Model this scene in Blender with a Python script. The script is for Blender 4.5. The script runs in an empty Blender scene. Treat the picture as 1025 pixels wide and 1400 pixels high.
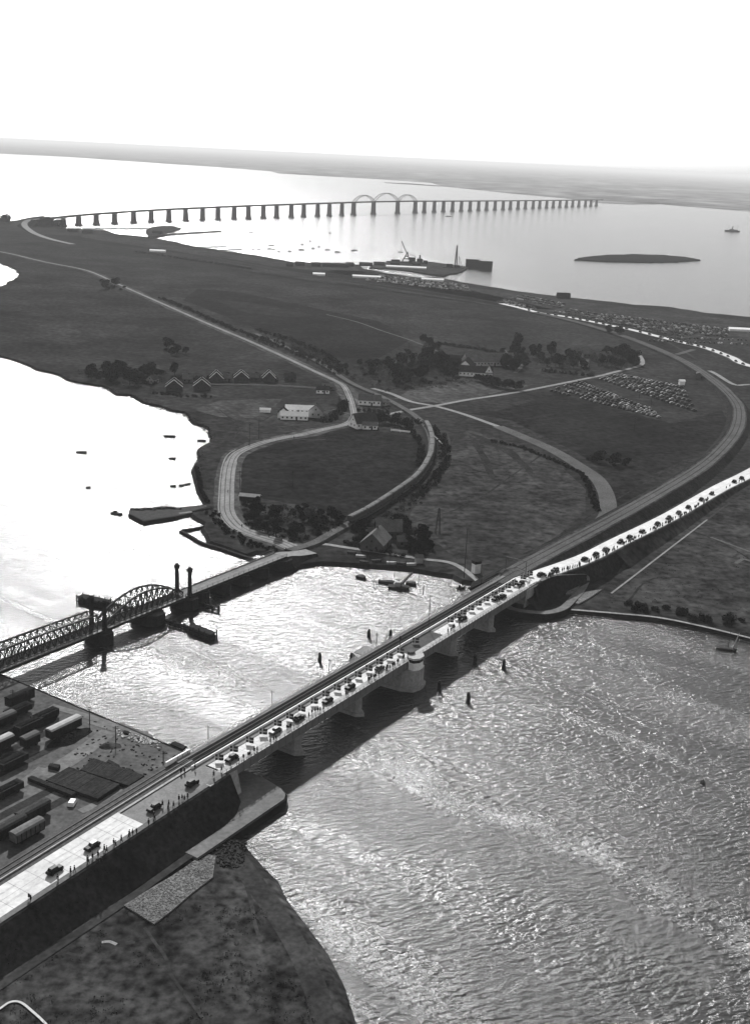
import bpy, bmesh, math, random
from mathutils import Vector, Matrix, noise
from mathutils.geometry import tessellate_polygon
random.seed(7)
rnd = random.random
def ru(a, b): return a + (b - a) * rnd()
R = math.radians
sc = bpy.context.scene
C = sc.collection
# ---------------------------------------------------------------- camera
CAM_H, FPX = 160.0, 1600.0
PITCH, ROLL = R(16.877), math.atan(0.049)
cp, sp, cr, sr = math.cos(PITCH), math.sin(PITCH), math.cos(ROLL), math.sin(ROLL)
FW = Vector((0, cp, -sp)); u0 = Vector((0, sp, cp)); r0 = Vector((1, 0, 0))
RT = r0 * cr + u0 * sr; UP = r0 * -sr + u0 * cr
cd = bpy.data.cameras.new('camera'); cam = bpy.data.objects.new('camera', cd); C.objects.link(cam)
cd.sensor_fit = 'VERTICAL'; cd.sensor_height = 24; cd.sensor_width = 24; cd.lens = 24 * FPX / 1400
cd.clip_start = 1; cd.clip_end = 200000
cam.matrix_world = Matrix(((RT.x, UP.x, -FW.x, 0), (RT.y, UP.y, -FW.y, 0), (RT.z, UP.z, -FW.z, CAM_H), (0, 0, 0, 1)))
sc.camera = cam
# ---------------------------------------------------------------- light
SUN_AZ, SUN_EL = R(-12), R(34)            # azimuth from +Y towards +X
w = bpy.data.worlds.new('World'); sc.world = w; w.use_nodes = True
nt = w.node_tree; nt.nodes.clear()
sky = nt.nodes.new('ShaderNodeTexSky'); sky.sky_type = 'NISHITA'; sky.sun_disc = False
sky.sun_elevation = SUN_EL; sky.sun_rotation = SUN_AZ; sky.dust_density = 4.0; sky.air_density = 1.0; sky.altitude = 100
bw = nt.nodes.new('ShaderNodeRGBToBW'); bg = nt.nodes.new('ShaderNodeBackground'); wo = nt.nodes.new('ShaderNodeOutputWorld')
nt.links.new(sky.outputs[0], bw.inputs[0]); bg.inputs[1].default_value = 0.12
tc = nt.nodes.new('ShaderNodeTexCoord'); sx = nt.nodes.new('ShaderNodeSeparateXYZ'); nt.links.new(tc.outputs['Generated'], sx.inputs[0])   # pale haze belt low over the horizon
gr = nt.nodes.new('ShaderNodeMapRange'); gr.interpolation_type = 'SMOOTHSTEP'; gr.inputs['From Min'].default_value = -0.005; gr.inputs['From Max'].default_value = 0.12; gr.inputs['To Min'].default_value = 1.6; gr.inputs['To Max'].default_value = 1.0
nt.links.new(sx.outputs[2], gr.inputs['Value']); mu = nt.nodes.new('ShaderNodeMath'); mu.operation = 'MULTIPLY'; mn = nt.nodes.new('ShaderNodeMath'); mn.operation = 'MINIMUM'; mn.inputs[1].default_value = 5.0; nt.links.new(bw.outputs[0], mn.inputs[0]); nt.links.new(mn.outputs[0], mu.inputs[0]); nt.links.new(gr.outputs[0], mu.inputs[1]); nt.links.new(mu.outputs[0], bg.inputs[0])
nt.links.new(bg.outputs[0], wo.inputs[0])
sl = bpy.data.lights.new('sun', 'SUN'); sl.energy = 5.0; sl.angle = R(1.0); sl.color = (1, 1, 1)
so = bpy.data.objects.new('sun', sl); C.objects.link(so)
sdir = Vector((math.sin(SUN_AZ) * math.cos(SUN_EL), math.cos(SUN_AZ) * math.cos(SUN_EL), math.sin(SUN_EL)))
so.rotation_euler = sdir.to_track_quat('Z', 'Y').to_euler(); so.location = (0, 0, 300)
sc.view_settings.view_transform = 'Standard'; sc.view_settings.look = 'None'
sc.view_settings.exposure = 0.85; sc.view_settings.gamma = 1
sc.render.engine = 'CYCLES'
# ---------------------------------------------------------------- helpers
def at(u, v, z=0.0):
    d = FW + RT * ((u - 512.5) / FPX) - UP * ((v - 700) / FPX)
    t = (z - CAM_H) / d.z
    return Vector((d.x * t, d.y * t, z))
BD = Vector((0.53775, 0.8431, 0)); BN = Vector((-0.8431, 0.53775, 0)); B0 = Vector((-35.8, 261.6, 0))
def zr(s):
    if s < 0: return 9 + s * 0.034
    return 9
def BR(s, n, z=0.0): return B0 + BD * s + BN * n + Vector((0, 0, z))
OD = Vector((0.545, 0.8384, 0)); ON = Vector((-0.8384, 0.545, 0)); O0 = Vector((-91, 355.9, 0))
def OB(s, n, z=0.0): return O0 + OD * s + ON * n + Vector((0, 0, z))

MATS = {}
def mat(name, v, var=0.25, scale=0.5, rough=0.95, spec=0.0, fine=None, metal=0.0, bump=0.0, strips=0.0, sang=30):
    if name in MATS: return MATS[name]
    v = min(v * 1.22, .82)
    m = bpy.data.materials.new(name); m.use_nodes = True; t = m.node_tree; N = t.nodes; L = t.links
    b = N['Principled BSDF']; b.inputs['Roughness'].default_value = rough; b.inputs['Specular IOR Level'].default_value = spec
    b.inputs['Metallic'].default_value = metal
    g = N.new('ShaderNodeNewGeometry')
    n1 = N.new('ShaderNodeTexNoise'); n1.inputs['Scale'].default_value = scale; n1.inputs['Detail'].default_value = 8
    n1.inputs['Roughness'].default_value = 0.68
    L.new(g.outputs['Position'], n1.inputs['Vector'])
    mr = N.new('ShaderNodeMapRange'); mr.inputs['From Min'].default_value = 0.3; mr.inputs['From Max'].default_value = 0.7
    mr.inputs['To Min'].default_value = v * (1 - var); mr.inputs['To Max'].default_value = v * (1 + var)
    L.new(n1.outputs[0], mr.inputs['Value']); out = mr.outputs[0]
    if fine:
        n2 = N.new('ShaderNodeTexNoise'); n2.inputs['Scale'].default_value = fine[0]; n2.inputs['Detail'].default_value = 5
        L.new(g.outputs['Position'], n2.inputs['Vector'])
        m2 = N.new('ShaderNodeMapRange'); m2.inputs['From Min'].default_value = 0.3; m2.inputs['From Max'].default_value = 0.7
        m2.inputs['To Min'].default_value = 1 - fine[1]; m2.inputs['To Max'].default_value = 1 + fine[1]
        L.new(n2.outputs[0], m2.inputs['Value'])
        mm = N.new('ShaderNodeMath'); mm.operation = 'MULTIPLY'; L.new(out, mm.inputs[0]); L.new(m2.outputs[0], mm.inputs[1]); out = mm.outputs[0]
        if bump:
            bp = N.new('ShaderNodeBump'); bp.inputs['Strength'].default_value = bump; bp.inputs['Distance'].default_value = 0.3
            L.new(n2.outputs[0], bp.inputs['Height']); L.new(bp.outputs[0], b.inputs['Normal'])
    if strips:
        m0 = N.new('ShaderNodeMapping'); m0.inputs['Rotation'].default_value = (0, 0, R(sang)); L.new(g.outputs['Position'], m0.inputs['Vector'])
        m1 = N.new('ShaderNodeMapping'); m1.inputs['Scale'].default_value = (0.02, 0.28, 1); L.new(m0.outputs[0], m1.inputs['Vector'])
        n3 = N.new('ShaderNodeTexNoise'); n3.inputs['Scale'].default_value = 1.0; n3.inputs['Detail'].default_value = 3; L.new(m1.outputs[0], n3.inputs['Vector'])
        m3 = N.new('ShaderNodeMapRange'); m3.inputs['From Min'].default_value = 0.35; m3.inputs['From Max'].default_value = 0.65
        m3.inputs['To Min'].default_value = 1 - strips; m3.inputs['To Max'].default_value = 1 + strips; L.new(n3.outputs[0], m3.inputs['Value'])
        m4 = N.new('ShaderNodeMath'); m4.operation = 'MULTIPLY'; L.new(out, m4.inputs[0]); L.new(m3.outputs[0], m4.inputs[1]); out = m4.outputs[0]
    L.new(out, b.inputs['Base Color'])
    MATS[name] = m; return m

def M(n): return MATS[n]
mat('grass', 0.0145, 0.6, 0.013, strips=0.12, sang=20, fine=(0.28, 0.6), bump=0.4)
mat('field_dark', 0.0085, 0.45, 0.02, strips=0.16, sang=-35, fine=(0.28, 0.6), bump=0.3)
mat('field_light', 0.03, 0.4, 0.02, strips=0.25, sang=65, fine=(0.28, 0.5), bump=0.3)
mat('rough_ground', 0.019, 0.65, 0.03, strips=0.08, sang=5, fine=(0.3, 0.65), bump=0.5)
mat('heath', 0.019, 0.8, 0.06, fine=(0.5, 0.75), bump=0.5)
mat('bank_grass', 0.0125, 0.55, 0.08, fine=(0.8, 0.5), bump=0.4)
mat('yard', 0.055, 0.4, 0.06, fine=(0.7, 0.3))
mat('beach', 0.022, 0.45, 0.09, fine=(0.8, 0.35))
mat('sand', 0.13, 0.35, 0.3, fine=(1.5, 0.25))
mat('gravel_road', 0.12, 0.2, 0.08, fine=(0.9, 0.2))
mat('pale_road', 0.3, 0.14, 0.1, fine=(1.1, 0.12))
mat('ballast', 0.05, 0.25, 0.08, fine=(1.3, 0.3))
mat('old_ballast', 0.05, 0.3, 0.2, fine=(1.3, 0.35))
mat('ballast_dark', 0.02, 0.3, 0.2, fine=(1.3, 0.35))
mat('concrete_road', 0.35, 0.16, 0.12, fine=(0.9, 0.12))
mat('tyre_worn', 0.30, 0.15, 0.5, fine=(1.1, 0.2))
mat('asphalt', 0.12, 0.2, 0.25, fine=(1.7, 0.15))
mat('leaf_deck', 0.05, 0.15, 0.3, fine=(2, 0.2))
mat('concrete', 0.21, 0.25, 0.22, fine=(1.1, 0.18))
mat('quay_top', 0.085, 0.28, 0.15, fine=(0.9, 0.2))
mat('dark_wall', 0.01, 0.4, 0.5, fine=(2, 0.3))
mat('stone_pitching', 0.08, 0.3, 0.35, fine=(1.6, 0.5), bump=0.8)
mat('steel', 0.1, 0.2, 0.4, rough=0.6, spec=0.4)
mat('steel_dark', 0.015, 0.3, 0.4, rough=0.6, spec=0.08)
mat('steel_mid', 0.035, 0.3, 0.4, rough=0.6, spec=0.08)
mat('truss_steel', 0.03, 0.3, 0.4, rough=0.8, spec=0.05)
mat('rail_steel', 0.25, 0.2, 0.5, rough=0.5, spec=0.5)
mat('far_steel', 0.03, 0.2, 0.05)
mat('far_pier', 0.05, 0.2, 0.02)
mat('arch_steel', 0.12, 0.1, 0.02)
mat('white', 0.8, 0.1, 0.6)
mat('whitewash', 0.62, 0.18, 0.4, fine=(2, 0.1))
mat('pale_grey', 0.22, 0.2, 0.5)
mat('mid_grey', 0.06, 0.25, 0.5)
mat('roof_tile', 0.03, 0.3, 0.3, fine=(2.5, 0.3))
mat('roof_pale', 0.075, 0.3, 0.3, fine=(2.5, 0.25))
mat('roof_dark', 0.012, 0.3, 0.3, fine=(2.5, 0.3))
mat('brick', 0.035, 0.25, 0.6, fine=(3, 0.3))
mat('window_glass', 0.012, 0.2, 1, rough=0.4, spec=0.15)
mat('timber', 0.018, 0.45, 0.8, fine=(3, 0.3))
mat('tarred_pile', 0.018, 0.4, 1.2, fine=(4, 0.3))
mat('plank', 0.035, 0.35, 0.6, fine=(3, 0.35))
mat('coal', 0.008, 0.4, 0.7, fine=(2, 0.5), bump=0.8)
mat('leaf', 0.016, 0.5, 0.4, fine=(2.2, 0.5), rough=0.8)
mat('leaf_dark', 0.008, 0.5, 0.4, fine=(2.2, 0.5), rough=0.8)
mat('leaf_pale', 0.05, 0.35, 0.4, fine=(2.2, 0.4))
mat('bark', 0.03, 0.3, 2)
mat('car_black', 0.006, 0.2, 1, rough=0.55, spec=0.1)
mat('car_grey', 0.05, 0.2, 1, rough=0.5, spec=0.2)
mat('car_pale', 0.2, 0.2, 1, rough=0.5, spec=0.2)
mat('rubber', 0.01, 0.2, 1)
mat('cloth_dark', 0.012, 0.3, 3)
mat('cloth_mid', 0.05, 0.3, 3)
mat('cloth_pale', 0.35, 0.2, 3)
mat('skin', 0.30, 0.1, 3)
mat('flag_field', 0.035, 0.15, 2, rough=0.8)
mat('flag_cross', 0.33, 0.05, 2, rough=0.8)
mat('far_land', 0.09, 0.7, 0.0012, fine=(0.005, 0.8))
mat('reed', 0.025, 0.5, 0.2, fine=(1.0, 0.5))
mat('tarpaulin', 0.085, 0.35, 0.5, fine=(1.2, 0.2), rough=0.7)
mat('hull', 0.03, 0.3, 0.6, rough=0.6)
mat('seabed', 0.05, 0.2, 0.1)
mat('foam', 0.55, 0.3, 0.6)

class MB:
    def __init__(s): s.v = []; s.f = []; s.m = []; s.mi = 0
    def poly(s, pts):
        k = len(s.v); s.v += [tuple(p) for p in pts]; s.f.append(tuple(range(k, k + len(pts)))); s.m.append(s.mi)
    def add(s, vs, fs):
        k = len(s.v); s.v += [tuple(p) for p in vs]
        for f in fs: s.f.append(tuple(i + k for i in f)); s.m.append(s.mi)
    def hexa(s, b, t):          # 4 bottom pts ccw, 4 top
        s.add(list(b) + list(t), [(3, 2, 1, 0), (4, 5, 6, 7), (0, 1, 5, 4), (1, 2, 6, 5), (2, 3, 7, 6), (3, 0, 4, 7)])
    def box(s, c, sz, rz=0.0, taper=1.0):
        c = Vector(c); a = Vector((math.cos(rz), math.sin(rz), 0)); b = Vector((-a.y, a.x, 0)); h = Vector((0, 0, sz[2] / 2))
        q = [(-1, -1), (1, -1), (1, 1), (-1, 1)]
        s.hexa([c + a * x * sz[0] / 2 + b * y * sz[1] / 2 - h for x, y in q], [c + a * x * taper * sz[0] / 2 + b * y * taper * sz[1] / 2 + h for x, y in q])
    def bar(s, p, q, wd, ht=None):
        p = Vector(p); q = Vector(q); ht = ht or wd; d = (q - p)
        if d.length < 1e-6: return
        d.normalize(); a = Vector((0, 0, 1)).cross(d)
        if a.length < 1e-3: a = Vector((1, 0, 0))
        a.normalize(); b = d.cross(a); a = a * wd / 2; b = b * ht / 2
        s.hexa([p - a - b, p + a - b, p + a + b, p - a + b], [q - a - b, q + a - b, q + a + b, q - a + b])
    def tube(s, p, q, r, n=8, r2=None):
        p = Vector(p); q = Vector(q); r2 = r if r2 is None else r2; d = (q - p).normalized(); a = Vector((0, 0, 1)).cross(d)
        if a.length < 1e-3: a = Vector((1, 0, 0))
        a.normalize(); b = d.cross(a); vs = []
        for i in range(n):
            t = 2 * math.pi * i / n; e = a * math.cos(t) + b * math.sin(t); vs += [p + e * r, q + e * r2]
        fs = [(2 * i, 2 * ((i + 1) % n), 2 * ((i + 1) % n) + 1, 2 * i + 1) for i in range(n)]
        fs.append(tuple(2 * i for i in reversed(range(n)))); fs.append(tuple(2 * i + 1 for i in range(n)))
        s.add(vs, fs)
    def prism(s, pts, z0, z1):   # any simple polygon
        n = len(pts); P = [Vector((p[0], p[1], z1)) for p in pts]; Q = [Vector((p[0], p[1], z0)) for p in pts]
        tri = tessellate_polygon([P]); k = len(s.v); s.v += [tuple(p) for p in P] + [tuple(p) for p in Q]
        for t in tri:
            a, b, c = [P[i] for i in t]
            if (b - a).cross(c - a).z < 0: t = (t[0], t[2], t[1])
            s.f.append(tuple(i + k for i in t)); s.m.append(s.mi)
        area = sum(P[i].x * P[(i + 1) % n].y - P[(i + 1) % n].x * P[i].y for i in range(n))
        for i in range(n):
            j = (i + 1) % n; q = (k + n + i, k + n + j, k + j, k + i)
            if area < 0: q = q[::-1]
            s.f.append(q); s.m.append(s.mi)
    def sweep(s, path, prof, closed=False):   # prof: (n, dz); path Vectors with z
        n = len(path); k = len(s.v); m = 0 if callable(prof) else len(prof)
        for i, p in enumerate(path):
            d = (path[min(i + 1, n - 1)] - path[max(i - 1, 0)]); d.z = 0; d.normalize(); l = Vector((-d.y, d.x, 0))
            pr = prof(i) if callable(prof) else prof
            for a, z in pr: s.v.append(tuple(p + l * a + Vector((0, 0, z))))
        if callable(prof): m = len(prof(0))
        for i in range(n - 1):
            for j in range(m if closed else m - 1):
                j2 = (j + 1) % m
                s.f.append((k + i * m + j, k + (i + 1) * m + j, k + (i + 1) * m + j2, k + i * m + j2)); s.m.append(s.mi)
        if closed:
            s.f.append(tuple(k + j for j in range(m))); s.m.append(s.mi)
            s.f.append(tuple(k + (n - 1) * m + j for j in reversed(range(m)))); s.m.append(s.mi)
    def leaves(s, c, rad, n, size, shell=0.55):
        c = Vector(c)
        for _ in range(n):
            d = Vector((random.gauss(0, 1), random.gauss(0, 1), random.gauss(0, 1))).normalized()
            r = shell + (1 - shell) * rnd(); p = c + Vector((d.x * rad[0] * r, d.y * rad[1] * r, d.z * rad[2] * r))
            a = Vector((ru(-1, 1), ru(-1, 1), ru(-1, 1))).normalized(); b = a.cross(Vector((ru(-1, 1), ru(-1, 1), ru(-1, 1)))).normalized()
            z = size * ru(0.6, 1.3); a = a * z; b = b * z
            s.poly([p - a, p - b * 0.7, p + a, p + b * 0.7])
    def mesh(s, name, mats, smooth=False):
        me = bpy.data.meshes.new(name); me.from_pydata(s.v, [], s.f)
        mats = mats if isinstance(mats, (list, tuple)) else [mats]
        for m in mats: me.materials.append(M(m))
        me.polygons.foreach_set('material_index', s.m)
        if smooth: me.polygons.foreach_set('use_smooth', [True] * len(s.f))
        me.update(); return me
    def build(s, name, mats, parent=None, smooth=False):
        o = bpy.data.objects.new(name, s.mesh(name, mats, smooth)); C.objects.link(o)
        if parent: o.parent = parent
        return o
def tag(o, label, cat, group=None):
    o['label'] = label; o['category'] = cat
    if group: o['group'] = group
    return o
def thing(name, label, cat, loc=(0, 0, 0), rz=0, group=None):
    o = bpy.data.objects.new(name, None); C.objects.link(o); o.location = loc; o.rotation_euler = (0, 0, rz); return tag(o, label, cat, group)
def struct(o, kind='structure'): o['kind'] = kind; return o
def dup(root, loc, rz=0, label=None, group=None, scale=None):
    r = root.copy(); C.objects.link(r); r.location = loc; r.rotation_euler = (0, 0, rz)
    if scale: r.scale = scale
    if label: r['label'] = label
    if group: r['group'] = group
    for ch in list(root.children):
        c = ch.copy(); C.objects.link(c); c.parent = r
        for g in list(ch.children):
            d = g.copy(); C.objects.link(d); d.parent = c
    return r
def cen(mb_pts):  # centroid
    n = len(mb_pts); return sum((Vector(p) for p in mb_pts), Vector()) / n
ONES = 'zeroth first second third fourth fifth sixth seventh eighth ninth tenth eleventh twelfth thirteenth fourteenth fifteenth sixteenth seventeenth eighteenth nineteenth'.split()
TENS = ['', '', 'twenty', 'thirty', 'forty', 'fifty', 'sixty', 'seventy', 'eighty', 'ninety']
TENTH = ['', '', 'twentieth', 'thirtieth', 'fortieth', 'fiftieth', 'sixtieth', 'seventieth', 'eightieth', 'ninetieth']
def ordw(n):
    if n >= 100: return 'hundred and ' + ordw(n - 100) if n > 100 else 'hundredth'
    if n < 20: return ONES[n]
    return TENTH[n // 10] if n % 10 == 0 else TENS[n // 10] + '-' + ONES[n % 10]
def smooth_path(pts, sub=6):
    out = []; n = len(pts)
    for i in range(n - 1):
        p0, p1, p2, p3 = pts[max(i - 1, 0)], pts[i], pts[i + 1], pts[min(i + 2, n - 1)]
        for k in range(sub):
            t = k / sub
            out.append(0.5 * ((2 * p1) + (p2 - p0) * t + (2 * p0 - 5 * p1 + 4 * p2 - p3) * t * t + (3 * p1 - p0 - 3 * p2 + p3) * t ** 3))
    out.append(pts[-1]); return out
def px(l, z=0.0): return [at(u, v, z) for u, v in l]
def pxz(l): return [at(u, v, z) for u, v, z in l]
# ================================================================ SETTING
# ---- water
def water_material():
    m = bpy.data.materials.new('sea_water'); m.use_nodes = True; t = m.node_tree; N = t.nodes; L = t.links; b = N['Principled BSDF']
    b.inputs['Base Color'].default_value = (0.11, 0.11, 0.11, 1); b.inputs['IOR'].default_value = 1.36; b.inputs['Roughness'].default_value = 0.19
    b.inputs['Specular IOR Level'].default_value = 0.5
    g = N.new('ShaderNodeNewGeometry')
    def nz(scale, det, rgh, rot=0, stretch=(1, 1, 1), dist=0):
        m0 = N.new('ShaderNodeMapping'); m0.inputs['Rotation'].default_value = (0, 0, rot); L.new(g.outputs['Position'], m0.inputs['Vector'])
        mp = N.new('ShaderNodeMapping'); mp.inputs['Scale'].default_value = stretch; L.new(m0.outputs[0], mp.inputs['Vector'])
        n = N.new('ShaderNodeTexNoise'); n.inputs['Scale'].default_value = scale; n.inputs['Detail'].default_value = det; n.inputs['Roughness'].default_value = rgh
        n.inputs['Distortion'].default_value = dist; L.new(mp.outputs[0], n.inputs['Vector']); return n.outputs[0]
    a = nz(0.42, 2, 0.5, R(-20), (0.8, 1.8, 1), 0.3); c = nz(0.95, 6, 0.62, R(20), (1, 1.7, 1), 0.3)
    st = nz(0.012, 4, 0.6, R(42), (0.35, 2.2, 1), 1.6)      # bands of rougher, current-torn water
    mr = N.new('ShaderNodeMapRange'); mr.inputs['From Min'].default_value = 0.42; mr.inputs['From Max'].default_value = 0.62
    mr.inputs['To Min'].default_value = 0.72; mr.inputs['To Max'].default_value = 1.3; L.new(st, mr.inputs['Value'])
    def mul(x, k):
        q = N.new('ShaderNodeMath'); q.operation = 'MULTIPLY'; L.new(x, q.inputs[0])
        if isinstance(k, float): q.inputs[1].default_value = k
        else: L.new(k, q.inputs[1])
        return q.outputs[0]
    def add(x, y):
        q = N.new('ShaderNodeMath'); q.operation = 'ADD'; L.new(x, q.inputs[0]); L.new(y, q.inputs[1]); return q.outputs[0]
    h = add(mul(a, 1.12), mul(mul(c, 0.5), mr.outputs[0]))
    bp = N.new('ShaderNodeBump'); bp.inputs['Strength'].default_value = 1.0; bp.inputs['Distance'].default_value = WAVE; L.new(h, bp.inputs['Height'])
    L.new(bp.outputs[0], b.inputs['Normal'])
    # silt tone; pale streaks painted into the colour as glitter along the current
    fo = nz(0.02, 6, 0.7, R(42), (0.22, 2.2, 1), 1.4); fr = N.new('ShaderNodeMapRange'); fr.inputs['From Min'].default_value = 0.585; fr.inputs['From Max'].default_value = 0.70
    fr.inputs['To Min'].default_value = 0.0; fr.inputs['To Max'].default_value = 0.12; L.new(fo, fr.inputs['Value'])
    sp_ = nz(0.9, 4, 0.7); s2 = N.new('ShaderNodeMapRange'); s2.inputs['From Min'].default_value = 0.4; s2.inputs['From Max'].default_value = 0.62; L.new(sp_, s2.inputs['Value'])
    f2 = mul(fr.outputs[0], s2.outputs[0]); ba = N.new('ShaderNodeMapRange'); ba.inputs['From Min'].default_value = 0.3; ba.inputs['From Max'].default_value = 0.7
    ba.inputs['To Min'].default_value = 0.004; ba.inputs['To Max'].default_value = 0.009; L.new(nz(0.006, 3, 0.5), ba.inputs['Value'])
    sp2 = N.new('ShaderNodeSeparateXYZ'); L.new(g.outputs['Position'], sp2.inputs[0])
    def m2(op, x, y=None):
        q = N.new('ShaderNodeMath'); q.operation = op
        for i_, k in enumerate((x, y)):
            if k is None: continue
            if isinstance(k, (int, float)): q.inputs[i_].default_value = k
            else: L.new(k, q.inputs[i_])
        return q.outputs[0]
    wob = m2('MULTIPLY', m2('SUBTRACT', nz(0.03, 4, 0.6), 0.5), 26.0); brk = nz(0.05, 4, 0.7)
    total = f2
    for (x0, y0), (x1, y1), wd_, st_ in (((-3.5, 298), (92, 216), 5.5, .3), ((66, 392), (120, 316), 4.0, .2), ((-27, 243.1), (24, 186), 5.5, .18)):  # broad pale bands: glitter on torn water, put into the base colour
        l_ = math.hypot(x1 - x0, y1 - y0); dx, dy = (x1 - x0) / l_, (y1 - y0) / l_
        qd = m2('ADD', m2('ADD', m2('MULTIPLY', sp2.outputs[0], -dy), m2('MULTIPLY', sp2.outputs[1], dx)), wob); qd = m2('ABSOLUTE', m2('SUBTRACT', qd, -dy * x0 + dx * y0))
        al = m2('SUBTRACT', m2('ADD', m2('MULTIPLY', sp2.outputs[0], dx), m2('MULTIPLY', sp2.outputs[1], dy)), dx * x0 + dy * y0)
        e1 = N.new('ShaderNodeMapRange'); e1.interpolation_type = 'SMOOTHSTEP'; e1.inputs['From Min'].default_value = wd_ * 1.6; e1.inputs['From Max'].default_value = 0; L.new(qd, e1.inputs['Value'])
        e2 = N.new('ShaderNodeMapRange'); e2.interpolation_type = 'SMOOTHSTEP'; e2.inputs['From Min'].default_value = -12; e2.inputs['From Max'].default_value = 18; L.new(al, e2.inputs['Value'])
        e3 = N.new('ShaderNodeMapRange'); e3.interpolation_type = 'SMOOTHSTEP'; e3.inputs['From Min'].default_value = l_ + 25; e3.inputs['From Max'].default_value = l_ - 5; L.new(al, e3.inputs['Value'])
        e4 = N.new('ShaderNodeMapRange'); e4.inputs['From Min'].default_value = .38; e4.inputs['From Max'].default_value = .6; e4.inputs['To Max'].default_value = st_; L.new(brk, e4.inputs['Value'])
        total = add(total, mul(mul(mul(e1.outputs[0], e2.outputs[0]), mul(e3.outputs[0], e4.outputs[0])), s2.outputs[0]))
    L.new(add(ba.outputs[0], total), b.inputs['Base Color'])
    MATS['sea_water'] = m
WAVE = 0.62
HAZE = 0.000052
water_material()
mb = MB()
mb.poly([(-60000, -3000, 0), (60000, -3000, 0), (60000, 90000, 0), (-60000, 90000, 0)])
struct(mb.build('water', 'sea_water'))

def shoreline(pts, z=None, step=6.0, amp=1.1):
    out = []
    n = len(pts)
    for i in range(n):
        a, b = pts[i], pts[(i + 1) % n]; L_ = (b - a).length; dist = (a.xy.length + b.xy.length) / 2
        st = max(step, dist * 0.006); k = max(1, min(60, int(L_ / st)))
        d = (b - a).normalized(); l = Vector((-d.y, d.x, 0))
        for j in range(k):
            p = a + (b - a) * (j / k)
            if 12 < L_ < 3000:
                p = p + l * amp * (1 + dist / 900) * noise.noise(Vector((p.x * 0.05, p.y * 0.05, 3.1))) * 1.6 + l * amp * 0.6 * noise.noise(p * 0.3)
            out.append(p)
    return out
def land(name, pts, ztop, m, skirt=2.5, jitter=True, amp=1.1):
    P = shoreline(pts, amp=amp) if jitter else pts
    n = len(P); area = sum(P[i].x * P[(i + 1) % n].y - P[(i + 1) % n].x * P[i].y for i in range(n))
    if area < 0: P = P[::-1]
    mb = MB(); tri = tessellate_polygon([[Vector((p.x, p.y, 0)) for p in P]])
    mb.v = [(p.x, p.y, ztop) for p in P]
    for t in tri:
        a, b, c = [P[i] for i in t]
        if (b - a).to_2d().cross((c - a).to_2d()) < 0: t = (t[0], t[2], t[1])
        mb.f.append(tuple(t)); mb.m.append(0)
    for i, p in enumerate(P):
        d = P[(i + 1) % n] - P[i - 1]; d.z = 0; d.normalize(); o = Vector((d.y, -d.x, 0)) * skirt
        mb.v.append((p.x + o.x, p.y + o.y, -1.0))
    for i in range(n):
        j = (i + 1) % n; mb.f.append((n + i, n + j, j, i)); mb.m.append(0)
    return struct(mb.build(name, m))
GZ = 1.5
isl = [(1300, 960), (1200, 915), (1060, 885), (1025, 876), (960, 860), (900, 848), (840, 843), (790, 838), (740, 830), (690, 822), (665, 806), (650, 800), (632, 797), (620, 790), (590, 786), (560, 781), (520, 777),
       (480, 774), (440, 772), (405, 777), (392, 768), (372, 758), (350, 757), (337, 762), (314, 753), (290, 744), (279, 727), (282, 718), (267, 710), (262, 703), (283, 697), (283, 690), (276, 674), (271, 656), (268, 636), (277, 615), (292, 600), (290, 590), (280, 584), (267, 581), (263, 572), (252, 565),
       (236, 563), (219, 557), (197, 552), (178, 541), (160, 541), (146, 530), (128, 527), (107, 524), (89, 517), (51, 505), (20, 493), (0, 488), (-80, 470), (-220, 455), (-220, 400), (-60, 398), (0, 394), (20, 384), (29, 376), (14, 365),
       (0, 360), (-100, 345), (-120, 302), (0, 302), (12, 303), (24, 302), (42, 298), (60, 296), (78, 305), (84, 311), (110, 315), (142, 315), (160, 321), (208, 325.6), (239, 332), (273, 339), (307, 344), (350, 350.5), (374, 354.6), (401, 360),
       (453, 361), (490, 363), (497, 369), (531, 375), (572, 381), (596, 380.5), (630, 387), (690, 397), (733, 403), (777, 408), (825, 413), (866, 418), (914, 421), (965, 429.5), (1025, 435), (1150, 447), (1400, 458)]
land('ground', px(isl), GZ, 'grass')
# islet off the island
land('islet', px([(785, 356), (800, 352.5), (830, 349.8), (865, 349), (905, 350), (935, 352.5), (957, 356.5), (925, 359), (880, 359.3), (830, 358.5)]), 2.2, 'field_dark', amp=1.5)
# far coast
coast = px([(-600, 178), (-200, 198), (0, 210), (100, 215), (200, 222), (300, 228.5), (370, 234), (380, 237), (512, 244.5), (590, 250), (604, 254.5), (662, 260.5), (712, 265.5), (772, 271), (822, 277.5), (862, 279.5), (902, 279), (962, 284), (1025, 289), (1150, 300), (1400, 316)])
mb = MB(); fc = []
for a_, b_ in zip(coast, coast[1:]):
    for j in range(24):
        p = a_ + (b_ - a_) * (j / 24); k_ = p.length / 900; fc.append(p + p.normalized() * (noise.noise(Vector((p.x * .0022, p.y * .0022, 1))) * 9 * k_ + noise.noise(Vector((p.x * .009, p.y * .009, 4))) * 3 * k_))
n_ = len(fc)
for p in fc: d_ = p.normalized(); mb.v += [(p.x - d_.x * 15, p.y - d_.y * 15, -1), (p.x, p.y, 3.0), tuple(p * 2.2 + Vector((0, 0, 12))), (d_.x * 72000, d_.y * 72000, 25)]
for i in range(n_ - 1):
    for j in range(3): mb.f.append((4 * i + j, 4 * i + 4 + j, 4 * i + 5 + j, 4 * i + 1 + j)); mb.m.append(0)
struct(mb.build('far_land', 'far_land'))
land('sandspit', px([(525, 249.6), (560, 251), (600, 254), (602, 255), (560, 252.2), (527, 250.2)]), 1.2, 'field_dark', amp=1)
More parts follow.
